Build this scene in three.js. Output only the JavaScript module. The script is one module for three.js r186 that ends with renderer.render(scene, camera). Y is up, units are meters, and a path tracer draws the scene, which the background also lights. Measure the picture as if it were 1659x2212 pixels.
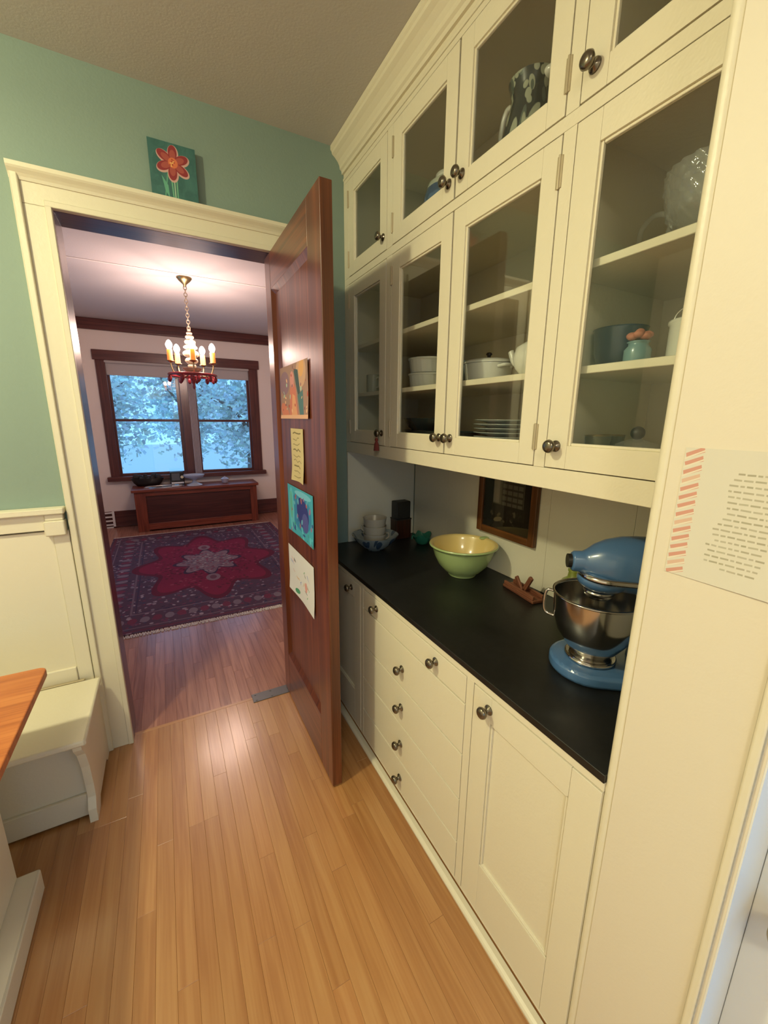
import * as THREE from 'three';
import { RoundedBoxGeometry } from 'three/addons/geometries/RoundedBoxGeometry.js';
import { mergeGeometries, toCreasedNormals } from 'three/addons/utils/BufferGeometryUtils.js';
import { RectAreaLightUniformsLib } from 'three/addons/lights/RectAreaLightUniformsLib.js';

// ---------------------------------------------------------------- camera, sky, light, exposure
const scene = new THREE.Scene();
const camera = new THREE.PerspectiveCamera(2 * Math.atan(1106 / 870.33) * 180 / Math.PI, 1659 / 2212, 0.02, 200);
camera.position.set(-0.9205, 1.6345, 2.1697);
camera.rotation.order = 'YXZ';
camera.rotation.set(-0.2269, -0.4945, 0.0095);
scene.add(camera);
scene.background = new THREE.Color().setRGB(0.48, 1.12, 2.05);        // even overcast evening sky, cool beside the tungsten lamps
const renderer = new THREE.WebGLRenderer({ antialias: true });
renderer.toneMapping = THREE.LinearToneMapping;
renderer.toneMappingExposure = 1.0;
renderer.shadowMap.enabled = true;
RectAreaLightUniformsLib.init();
const KITCHEN_LAMP = { color: new THREE.Color().setRGB(0.98, 0.93, 0.57), power: 305, side: 3.4, glow: 6, at: [-1.98, 2.8, 1.12], size: 0.16 };
const REAR_LAMP = { color: new THREE.Color().setRGB(1, 0.93, 0.68), power: 39, glow: 5, at: [-1.6, 2.88, 3.45], size: 0.5 };
const BULB = { color: new THREE.Color().setRGB(1, 0.74, 0.62), power: 0.88, glow: 9 };

// ---------------------------------------------------------------- helpers
let seed = 7;
const rnd = () => { seed = (seed + 0x6d2b79f5) | 0; let t = Math.imul(seed ^ (seed >>> 15), 1 | seed); t = (t + Math.imul(t ^ (t >>> 7), 61 | t)) ^ t; return ((t ^ (t >>> 14)) >>> 0) / 4294967296; };
const rr = (a, b) => a + (b - a) * rnd();
const hash = (x, y, s) => { let h = (x * 374761393 + y * 668265263 + s * 1442695041) | 0; h = Math.imul(h ^ (h >>> 13), 1274126177); return ((h ^ (h >>> 16)) >>> 0) / 4294967296; };
function pn(x, y, px, py, s) {                                          // value noise that repeats after px, py cells
  const xi = Math.floor(x), yi = Math.floor(y), fx = x - xi, fy = y - yi, sx = fx * fx * (3 - 2 * fx), sy = fy * fy * (3 - 2 * fy);
  const h = (i, j) => hash(((i % px) + px) % px, ((j % py) + py) % py, s);
  return (h(xi, yi) * (1 - sx) + h(xi + 1, yi) * sx) * (1 - sy) + (h(xi, yi + 1) * (1 - sx) + h(xi + 1, yi + 1) * sx) * sy;
}
function dataTex(w, h, f, srgb, wm, hm) {                               // wm, hm: metres that one repeat covers
  const d = new Uint8Array(w * h * 4);
  for (let y = 0; y < h; y++) for (let x = 0; x < w; x++) { const c = f(x / w, y / h), i = (y * w + x) * 4; d[i] = c[0]; d[i + 1] = c[1]; d[i + 2] = c[2]; d[i + 3] = 255; }
  const t = new THREE.DataTexture(d, w, h); t.wrapS = t.wrapT = THREE.RepeatWrapping; t.magFilter = THREE.LinearFilter; t.minFilter = THREE.LinearMipmapLinearFilter; t.generateMipmaps = true;
  if (srgb) t.colorSpace = THREE.SRGBColorSpace;
  t.repeat.set(1 / wm, 1 / hm); t.needsUpdate = true; return t;
}
const mix3 = (a, b, t) => [a[0] + (b[0] - a[0]) * t, a[1] + (b[1] - a[1]) * t, a[2] + (b[2] - a[2]) * t];
const cl = (v, a = 0, b = 1) => Math.min(b, Math.max(a, v));
function woodTex(a, b, c, s, wm = 1.2, hm = 0.3, lines = 34) {          // grain runs along u
  return dataTex(512, 256, (u, v) => {
    const warp = pn(u * 4, v * 5, 4, 5, s) * 0.09 + pn(u * 9, v * 9, 9, 9, s + 1) * 0.03;
    const g = pn(u * 3, (v + warp) * lines, 3, lines, s + 2) * 0.55 + pn(u * 12, (v + warp * 0.3) * lines * 4, 12, lines * 4, s + 3) * 0.3 + pn(u * 6, v * 4, 6, 4, s + 4) * 0.25;
    const t = cl(g * 1.15 - 0.12), k = t < 0.5 ? mix3(a, b, t * 2) : mix3(b, c, t * 2 - 1);
    return k.map((q) => cl(q, 0, 255));
  }, true, wm, hm);
}
const bumpTex = (cells, s, m) => dataTex(256, 256, (u, v) => { const n = (pn(u * cells, v * cells, cells, cells, s) * 0.6 + pn(u * cells * 3, v * cells * 3, cells * 3, cells * 3, s + 1) * 0.4) * 255; return [n, n, n]; }, false, m, m);
function canvasTex(w, h, draw) {
  const c = document.createElement('canvas'); c.width = w; c.height = h; draw(c.getContext('2d'), w, h);
  const t = new THREE.CanvasTexture(c); t.colorSpace = THREE.SRGBColorSpace; t.magFilter = THREE.LinearFilter; return t;
}
const lin = (r, g, b) => new THREE.Color().setRGB(r, g, b);
const std = (o) => new THREE.MeshStandardMaterial(o);
const phy = (o) => new THREE.MeshPhysicalMaterial(o);

function uvBox(g, grain = 'y') {
  g = g.index ? g.toNonIndexed() : g;
  const p = g.attributes.position, n = g.attributes.normal, uv = new Float32Array(p.count * 2), K = 'xyz', gi = K.indexOf(grain);
  for (let i = 0; i < p.count; i++) {
    const N = [Math.abs(n.getX(i)), Math.abs(n.getY(i)), Math.abs(n.getZ(i))], P = [p.getX(i), p.getY(i), p.getZ(i)];
    const k = N[0] >= N[1] && N[0] >= N[2] ? 0 : N[1] >= N[2] ? 1 : 2, o = [0, 1, 2].filter((q) => q !== k);
    const [a, b] = o.includes(gi) ? [gi, o.find((q) => q !== gi)] : o;
    uv[2 * i] = P[a]; uv[2 * i + 1] = P[b] + P[k] * 0.37;
  }
  g.setAttribute('uv', new THREE.BufferAttribute(uv, 2)); return g;
}
function bx(x0, y0, z0, x1, y1, z1, r = 0.002, grain) {
  const w = x1 - x0, h = y1 - y0, d = z1 - z0, m = Math.min(w, h, d);
  const g = r > 0 ? new RoundedBoxGeometry(w, h, d, 1, Math.min(r, m * 0.49)) : new THREE.BoxGeometry(w, h, d);
  g.translate((x0 + x1) / 2, (y0 + y1) / 2, (z0 + z1) / 2);
  return uvBox(g, grain ?? (h >= w && h >= d ? 'y' : w >= d ? 'x' : 'z'));
}
const clean = (g) => { g = g.index ? g.toNonIndexed() : g; for (const k of Object.keys(g.attributes)) if (!['position', 'normal', 'uv'].includes(k)) g.deleteAttribute(k); g.morphAttributes = {}; return g; };
const join = (list) => (list.length === 1 ? list[0] : mergeGeometries(list.map(clean), false));
function prof(pts, z0, z1, axis = 'z', grain) {                         // profile (x, y) swept along z; axis 'x': profile (z, y) swept along x
  const s = new THREE.Shape(pts.map(([x, y]) => new THREE.Vector2(x, y)));
  const g = new THREE.ExtrudeGeometry(s, { depth: z1 - z0, bevelEnabled: false, curveSegments: 8 }); g.translate(0, 0, z0);
  if (axis === 'x') { g.applyMatrix4(new THREE.Matrix4().set(0, 0, 1, 0, 0, 1, 0, 0, 1, 0, 0, 0, 0, 0, 0, 1)); flip(g); }
  return uvBox(g, grain ?? axis);
}
function flip(g) { const a = g.index ? g.toNonIndexed() : g; const p = a.attributes.position.array, n = a.attributes.normal.array; for (let i = 0; i < p.length; i += 9) for (let k = 0; k < 3; k++) { let t = p[i + k]; p[i + k] = p[i + 3 + k]; p[i + 3 + k] = t; t = n[i + k]; n[i + k] = n[i + 3 + k]; n[i + 3 + k] = t; } if (a !== g) { g.setIndex(null); g.setAttribute('position', a.attributes.position); g.setAttribute('normal', a.attributes.normal); g.deleteAttribute('uv'); } return g; }
function lathe(pts, seg = 40) { const g = new THREE.LatheGeometry(pts.map(([r, y]) => new THREE.Vector2(r, y)), seg); return g; }
const cyl = (r0, r1, h, seg = 20) => new THREE.CylinderGeometry(r0, r1, h, seg);
function tube(pts, r, seg = 24, closed = false, rs = 8) { return new THREE.TubeGeometry(new THREE.CatmullRomCurve3(pts.map((p) => new THREE.Vector3(...p)), closed), seg, r, rs, closed); }
const at = (g, x, y, z) => g.translate(x, y, z);

const used = new Map(), off = new WeakMap();
const numbered = (n) => { const k = used.get(n) ?? 0; used.set(n, k + 1); return k ? n + '_' + String(k).padStart(3, '0') : n; };
function tag(o, label, category, group, kind) { if (label) o.userData.label = label; if (category) o.userData.category = category; if (group) o.userData.group = group; if (kind) o.userData.kind = kind; return o; }
function thing(name, label, category, p = [0, 0, 0], opt = {}) {        // opt.local: the parts are modelled about the thing's own base
  const o = new THREE.Group(); o.name = numbered(name); o.position.set(...p); o.rotation.y = opt.turn ?? 0; scene.add(o);
  off.set(o, opt.local ? [0, 0, 0] : p);
  return tag(o, label, category, opt.group, opt.kind);
}
function part(name, geos, mat, parent, label) {
  const d = off.get(parent); let g = join([].concat(geos)); if (d[0] || d[1] || d[2]) g = g.clone().translate(-d[0], -d[1], -d[2]);
  const m = new THREE.Mesh(g, mat); m.name = name; m.castShadow = m.receiveShadow = true; parent.add(m); off.set(m, d);
  if (label) m.userData.label = label;
  return m;
}
function solo(name, geos, mat, label, category, p, opt = {}) {          // a thing that is one mesh
  const g = join([].concat(geos)); const m = new THREE.Mesh(opt.local ? g : g.clone().translate(-p[0], -p[1], -p[2]), mat);
  m.name = numbered(name); m.position.set(...p); m.rotation.y = opt.turn ?? 0; m.castShadow = m.receiveShadow = true; scene.add(m); return tag(m, label, category, opt.group, opt.kind);
}
function copy(o, p, turn, label, group) {
  const c = o.clone(); c.name = numbered(o.name.replace(/_\d{3}$/, '')); c.position.set(...p); c.rotation.y = turn ?? o.rotation.y; scene.add(c);
  c.userData = { ...o.userData }; if (label) c.userData.label = label; if (group) c.userData.group = group; return c;
}

// ---------------------------------------------------------------- materials
const orange = bumpTex(40, 3, 0.25), brush = bumpTex(24, 9, 0.3);
const M = {
  cabinet: std({ color: lin(0.80, 0.73, 0.56), roughness: 0.38, bumpMap: brush, bumpScale: 0.0004 }),
  trim: std({ color: lin(0.74, 0.68, 0.52), roughness: 0.4, bumpMap: brush, bumpScale: 0.0004 }),
  postPaint: std({ color: lin(0.78, 0.70, 0.56), roughness: 0.5, bumpMap: orange, bumpScale: 0.00018 }),
  wainscot: std({ color: lin(0.76, 0.70, 0.55), roughness: 0.45, bumpMap: brush, bumpScale: 0.0004 }),
  mint: std({ color: lin(0.235, 0.315, 0.265), roughness: 0.7, bumpMap: orange, bumpScale: 0.0003 }),
  cream: std({ color: lin(0.78, 0.74, 0.62), roughness: 0.8 }),
  ceiling: std({ color: lin(0.58, 0.55, 0.52), roughness: 0.9, bumpMap: orange, bumpScale: 0.0004 }),
  niche: std({ color: lin(0.72, 0.68, 0.55), roughness: 0.5, bumpMap: brush, bumpScale: 0.0004 }),
  white: std({ color: lin(0.82, 0.82, 0.80), roughness: 0.4 }),
  plaster: std({ color: lin(0.84, 0.75, 0.69), roughness: 0.85, bumpMap: orange, bumpScale: 0.0004 }),
  darkWood: phy({ map: woodTex([62, 28, 26], [86, 42, 38], [110, 58, 50], 21, 1.2, 0.3), roughness: 0.32, clearcoat: 0.4, clearcoatRoughness: 0.2 }),
  doorWood: phy({ map: woodTex([70, 30, 14], [100, 49, 25], [132, 70, 38], 31, 1.6, 0.3, 26), roughness: 0.33, clearcoat: 0.5, clearcoatRoughness: 0.22 }),
  chestWood: phy({ map: woodTex([88, 36, 22], [124, 56, 36], [150, 76, 50], 41, 1.0, 0.3), roughness: 0.35, clearcoat: 0.3, clearcoatRoughness: 0.25 }),
  chestPanel: phy({ map: woodTex([54, 20, 16], [74, 30, 22], [92, 42, 30], 43, 1.0, 0.3), roughness: 0.4, clearcoat: 0.2, clearcoatRoughness: 0.3 }),
  tableWood: phy({ map: woodTex([150, 76, 30], [188, 106, 48], [212, 134, 70], 51, 1.2, 0.4, 22), roughness: 0.38, clearcoat: 0.25, clearcoatRoughness: 0.3 }),
  stone: phy({ map: dataTex(256, 256, (u, v) => { const n = pn(u * 8, v * 8, 8, 8, 5) * 10 + pn(u * 50, v * 50, 50, 50, 6) * 8; return [15 + n, 15 + n, 14.5 + n]; }, true, 0.6, 0.6), roughness: 0.42, clearcoat: 0.12, clearcoatRoughness: 0.35 }),
  glass: phy({ color: lin(0.97, 0.98, 0.97), roughness: 0.02, transmission: 1, thickness: 0, ior: 1.5 }),
  cutGlass: phy({ color: lin(0.90, 0.92, 0.92), roughness: 0.10, transmission: 0.9, thickness: 0, ior: 1.5 }),
  knob: std({ color: lin(0.20, 0.17, 0.13), roughness: 0.25, metalness: 0.9 }),
  hinge: std({ color: lin(0.50, 0.42, 0.28), roughness: 0.4, metalness: 0.3 }),
  steel: std({ color: lin(0.62, 0.60, 0.58), roughness: 0.14, metalness: 1 }),
  iron: std({ color: lin(0.16, 0.16, 0.16), roughness: 0.45, metalness: 0.7 }),
  brass: std({ color: lin(0.48, 0.36, 0.18), roughness: 0.3, metalness: 1 }),
  blue: phy({ color: lin(0.070, 0.165, 0.35), roughness: 0.28, clearcoat: 0.8, clearcoatRoughness: 0.08 }),
  greenGlaze: phy({ color: lin(0.40, 0.52, 0.21), roughness: 0.3, clearcoat: 0.7, clearcoatRoughness: 0.1 }),
  yellowGlaze: phy({ color: lin(0.80, 0.62, 0.24), roughness: 0.3, clearcoat: 0.7, clearcoatRoughness: 0.1 }),
  china: phy({ color: lin(0.72, 0.72, 0.66), roughness: 0.25, clearcoat: 0.6, clearcoatRoughness: 0.1 }),
  cupGlaze: phy({ color: lin(0.50, 0.46, 0.38), roughness: 0.3, clearcoat: 0.5, clearcoatRoughness: 0.1 }),
  darkChina: phy({ color: lin(0.025, 0.04, 0.045), roughness: 0.25, clearcoat: 0.6, clearcoatRoughness: 0.1 }),
  navy: phy({ color: lin(0.012, 0.038, 0.09), roughness: 0.3, clearcoat: 0.6, clearcoatRoughness: 0.1 }),
  paleBlue: phy({ color: lin(0.18, 0.32, 0.36), roughness: 0.3, clearcoat: 0.5, clearcoatRoughness: 0.1 }),
  coral: std({ color: lin(0.55, 0.20, 0.14), roughness: 0.6 }),
  teal: phy({ color: lin(0.02, 0.16, 0.11), roughness: 0.3, clearcoat: 0.6, clearcoatRoughness: 0.15 }),
  oliveGlass: phy({ color: lin(0.42, 0.50, 0.10), roughness: 0.1, transmission: 0.5, thickness: 0.01, ior: 1.5 }),
  frameWood: phy({ map: woodTex([70, 38, 14], [96, 56, 24], [120, 74, 34], 61, 0.6, 0.2), roughness: 0.4 }),
  black: std({ color: lin(0.012, 0.011, 0.010), roughness: 0.45 }),
  carved: std({ map: woodTex([90, 50, 34], [126, 76, 54], [150, 98, 72], 71, 0.5, 0.2), roughness: 0.6 }),
  rugFringe: std({ color: lin(0.62, 0.56, 0.50), roughness: 0.95 }),
  shade: phy({ color: lin(0.55, 0.50, 0.48), roughness: 0.9, transmission: 0.15, thickness: 0, side: THREE.DoubleSide }),
  sheer: phy({ color: lin(0.82, 0.74, 0.76), roughness: 0.95, transmission: 0.2, thickness: 0, side: THREE.DoubleSide }),
  redGlass: phy({ color: lin(0.30, 0.03, 0.04), roughness: 0.15, transmission: 0.25, thickness: 0.006, ior: 1.5 }),
  crystal: phy({ color: lin(0.42, 0.34, 0.25), roughness: 0.15, transmission: 0.35, thickness: 0.01, ior: 1.5 }),
  candle: phy({ color: lin(0.90, 0.55, 0.20), roughness: 0.6, transmission: 0.3, thickness: 0 }),
  bulb: std({ color: lin(1, 0.95, 0.9), emissive: BULB.color, emissiveIntensity: BULB.glow, roughness: 0.3 }),
  dome: std({ color: lin(0.9, 0.9, 0.85), emissive: KITCHEN_LAMP.color, emissiveIntensity: KITCHEN_LAMP.glow, roughness: 0.4 }),
  lawn: std({ color: lin(0.60, 0.62, 0.62), roughness: 0.95, bumpMap: orange, bumpScale: 0.01 }),
  bark: std({ color: lin(0.16, 0.13, 0.11), roughness: 0.9 }),
  leaf: phy({ color: lin(0.80, 0.84, 0.80), roughness: 0.9, transmission: 0.5, thickness: 0, side: THREE.DoubleSide }),
};
const mapleTex = woodTex([188, 130, 78], [208, 153, 96], [222, 172, 114], 11, 1.2, 0.3, 18);
const maple = [[1, 1, 1], [0.95, 0.92, 0.88], [1.0, 0.96, 0.92], [0.89, 0.85, 0.79], [0.98, 0.98, 0.95], [0.92, 0.88, 0.81]].map((c) => phy({ map: mapleTex, color: lin(c[0] * 0.72, c[1] * 0.68, c[2] * 0.66), roughness: 0.36, clearcoat: 1, clearcoatRoughness: 0.2 }));
const oakTex = woodTex([140, 88, 70], [168, 114, 94], [188, 134, 110], 13, 1.2, 0.3, 24);
const oak = [[1, 1, 1], [0.84, 0.80, 0.78], [0.94, 0.90, 0.90], [0.78, 0.72, 0.70]].map((c) => phy({ map: oakTex, color: lin(...c), roughness: 0.32, clearcoat: 0.4, clearcoatRoughness: 0.2 }));

// ---------------------------------------------------------------- the room: numbers
const XB = -0.169, ZP = 1.775, CEIL = 2.93, BACKX = 0.47, XL = -1.212, XR = -0.375, HEAD = 2.405, ZFAR = -4.95, LEFTX = -2.75, ZEND = 4.3;

// ---------------------------------------------------------------- floors with planks
function plankGeo(w, l, h, u0, v0) {                                     // a board along z with eased long and short edges
  const b = 0.0006, x = w / 2, z = l / 2, P = [], top = [[-x + b, 0, -z + b], [x - b, 0, -z + b], [x - b, 0, z - b], [-x + b, 0, z - b]], mid = [[-x, -b, -z], [x, -b, -z], [x, -b, z], [-x, -b, z]], bot = mid.map(([p, , q]) => [p, -h, q]);
  const quad = (a, c, d, e) => P.push(...a, ...c, ...d, ...a, ...d, ...e);
  quad(top[0], top[3], top[2], top[1]);
  for (let i = 0; i < 4; i++) { const j = (i + 1) % 4; quad(top[i], top[j], mid[j], mid[i]); quad(mid[i], mid[j], bot[j], bot[i]); }
  const g = new THREE.BufferGeometry(); g.setAttribute('position', new THREE.Float32BufferAttribute(P, 3)); g.computeVertexNormals(); uvBox(g, 'z');
  const uv = g.attributes.uv; for (let i = 0; i < uv.count; i++) uv.setXY(i, uv.getX(i) + u0, uv.getY(i) + v0);
  return g;
}
function planks(parent, x0, x1, z0, z1, w, mats, lens, y = 0) {
  const geos = new Map(), get = (l, k) => { const key = l.toFixed(3) + k; if (!geos.has(key)) geos.set(key, plankGeo(w - 0.0003, l - 0.0003, 0.012, k * 0.37, k * 0.083)); return geos.get(key); };
  for (let x = x0; x < x1 - 0.001; x += w) {
    let z = z0, l = lens[Math.floor(rnd() * lens.length)] * (0.35 + 0.65 * Math.round(rnd() * 3) / 3);
    while (z < z1 - 0.001) {
      let e = Math.min(z + l, z1); if (z1 - e < 0.2) e = z1;
      const m = new THREE.Mesh(get(Math.round((e - z) * 1000) / 1000, Math.floor(rnd() * 4)), mats[Math.floor(rnd() * mats.length)]);
      m.name = 'plank'; m.position.set(x + w / 2, y, (z + e) / 2); m.castShadow = m.receiveShadow = true; parent.add(m);
      z = e; l = lens[Math.floor(rnd() * lens.length)];
    }
  }
}
{
  const f = thing('floor', 'honey maple strip floor of the kitchen', 'floor', [0, 0, 0], { kind: 'structure' });
  part('subfloor', bx(LEFTX, -0.2, -0.04, 0.02, -0.012, ZEND, 0), std({ color: lin(0.10, 0.06, 0.03), roughness: 0.9 }), f);
  planks(f, -1.90, -0.19, -0.04, 2.75, 0.057, maple, [0.6, 0.9, 1.2]);
  const rest = part('outer_boards', [bx(LEFTX, -0.012, -0.04, -1.90, 0, ZEND, 0, 'z'), bx(-1.90, -0.012, 2.75, -0.01, 0, ZEND, 0, 'z'), bx(-0.19, -0.012, -0.04, -0.01, 0, 2.75, 0, 'z')], maple[1], f); rest.userData.kind = 'stuff';
  const g = thing('floor_dining', 'dark red oak strip floor of the dining room', 'floor', [0, 0, -0.04], { kind: 'structure' });
  part('subfloor', bx(-2.6, -0.2, ZFAR - 0.15, 1.6, -0.012, -0.04, 0), std({ color: lin(0.06, 0.03, 0.02), roughness: 0.9 }), g);
  off.set(g, [0, 0, -0.04]);
  const holder = g; const tmp = new THREE.Group(); planks(tmp, -1.81, 0.014, -1.45, -0.04, 0.057, oak, [0.5, 0.8, 1.1], -0.002); for (const c of [...tmp.children]) { c.position.z += 0.04; holder.add(c); }
  part('far_boards', [bx(-2.6, -0.012, ZFAR, 1.6, -0.002, -1.45, 0, 'z'), bx(-2.6, -0.012, -1.45, -1.81, -0.002, -0.155, 0, 'z'), bx(0.014, -0.012, -1.45, 1.6, -0.002, -0.155, 0, 'z')], oak[0], g).userData.kind = 'stuff';
}

// ---------------------------------------------------------------- walls and ceilings
solo('ceiling', bx(LEFTX - 0.1, CEIL, -0.15, 0.7, CEIL + 0.15, ZEND + 0.1, 0), M.ceiling, 'white plaster ceiling of the kitchen', 'ceiling', [0, CEIL, 0], { kind: 'structure' });
{
  const w = thing('wall_back', 'mint green plaster wall round the dining room doorway', 'wall', [0, 0, 0], { kind: 'structure' });
  part('plaster', [bx(LEFTX - 0.1, 0, -0.07, XL - 0.02, CEIL, 0, 0), bx(XL - 0.02, HEAD + 0.02, -0.07, XR + 0.02, CEIL, 0, 0), bx(XR + 0.02, 0, -0.07, 0.7, CEIL, 0, 0)], M.mint, w);
  const d = thing('wall_dining_front', 'pale plaster wall of the dining room beside the doorway', 'wall', [0, 0, -0.15], { kind: 'structure' });
  part('plaster', [bx(-2.7, 0, -0.15, XL - 0.02, CEIL, -0.07, 0), bx(XL - 0.02, HEAD + 0.02, -0.15, XR + 0.02, CEIL, -0.07, 0), bx(XR + 0.02, 0, -0.15, 1.7, CEIL, -0.07, 0)], M.plaster, d);
  const r = thing('wall_right', 'cream painted wall end beside the built-in cupboards', 'wall', [XB, 0, ZP], { kind: 'structure' });
  part('wall_end', [bx(XB, 0, ZP + 0.02, 0.57, CEIL, 1.998, 0), bx(XB, 2.5, 1.998, 0.0, CEIL, 2.95, 0), bx(XB, 0, 2.95, 0.0, CEIL, ZEND, 0), bx(0.0, 0, ZEND - 0.4, 0.2, CEIL, ZEND, 0)], M.postPaint, r);
  part('corner_bead', at(uvBox(new RoundedBoxGeometry(0.12, CEIL, 0.024, 4, 0.011), 'y'), XB + 0.06, CEIL / 2, ZP + 0.010), M.cabinet, r);
  part('edge_strip', bx(XB - 0.008, 0, 1.977, XB + 0.01, CEIL, 1.993, 0.005), M.cabinet, r);
  const l = thing('wall_left', 'pale cream plaster wall on the left of the breakfast nook', 'wall', [LEFTX, 0, 0], { kind: 'structure' });
  part('plaster', bx(LEFTX - 0.1, 0, -0.07, LEFTX, CEIL, ZEND + 0.1, 0), M.cream, l);
  const k = thing('wall_front', 'pale cream plaster wall with a wide window behind the camera', 'wall', [LEFTX, 0, ZEND], { kind: 'structure' });
  part('plaster', [bx(LEFTX, 0, ZEND, -2.3, CEIL, ZEND + 0.1, 0), bx(-0.5, 0, ZEND, 0.2, CEIL, ZEND + 0.1, 0), bx(-2.3, 0, ZEND, -0.5, 0.75, ZEND + 0.1, 0), bx(-2.3, 2.3, ZEND, -0.5, CEIL, ZEND + 0.1, 0)], M.cream, k);
  const w3 = thing('window_3', 'wide white framed kitchen window in the front wall', 'window', [-1.4, 0.75, ZEND], { kind: 'structure' });
  part('window_frame', [bx(-2.3, 0.75, ZEND + 0.02, -2.24, 2.3, ZEND + 0.08), bx(-0.56, 0.75, ZEND + 0.02, -0.5, 2.3, ZEND + 0.08), bx(-2.24, 0.75, ZEND + 0.02, -0.56, 0.81, ZEND + 0.08), bx(-2.24, 2.24, ZEND + 0.02, -0.56, 2.3, ZEND + 0.08), bx(-1.43, 0.81, ZEND + 0.02, -1.37, 2.24, ZEND + 0.08)], M.white, w3);
  for (const [a, b] of [[-2.24, -1.43], [-1.37, -0.56]]) part('glass_pane', bx(a, 0.81, ZEND + 0.048, b, 2.24, ZEND + 0.052, 0), M.glass, w3);
}
// glazed outside door in the right wall, next to the camera
{
  const d = thing('door_2', 'white glazed outside door at the right edge of the photo', 'door', [XB, 0, 2.0], { kind: 'structure' });
  part('jamb', [bx(XB + 0.0005, 0, 1.998, 0.0, 2.5, 2.0005, 0), bx(XB, 0, 2.938, -0.0, 2.5, 2.95), bx(XB, 2.488, 2.012, 0, 2.5, 2.938)], M.white, d);
  part('sash', [bx(-0.055, 0.02, 2.001, -0.02, 2.48, 2.085), bx(-0.055, 0.02, 2.85, -0.02, 2.48, 2.938), bx(-0.055, 0.02, 2.085, -0.02, 0.22, 2.85), bx(-0.055, 2.36, 2.085, -0.02, 2.48, 2.85)], M.white, d);
  part('glass_pane', bx(-0.04, 0.22, 2.085, -0.036, 2.36, 2.85, 0), M.glass, d);
  part('handle', [at(cyl(0.022, 0.022, 0.012, 20).rotateZ(Math.PI / 2), -0.060, 0.80, 2.062), at(new THREE.SphereGeometry(0.028, 20, 14), -0.10, 0.80, 2.062), at(cyl(0.01, 0.01, 0.05, 12).rotateZ(Math.PI / 2), -0.08, 0.80, 2.062)], M.brass, d);
  part('threshold', bx(XB - 0.005, -0.012, 2.0, 0.02, 0.02, 2.95), M.iron, d);
}
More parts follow.
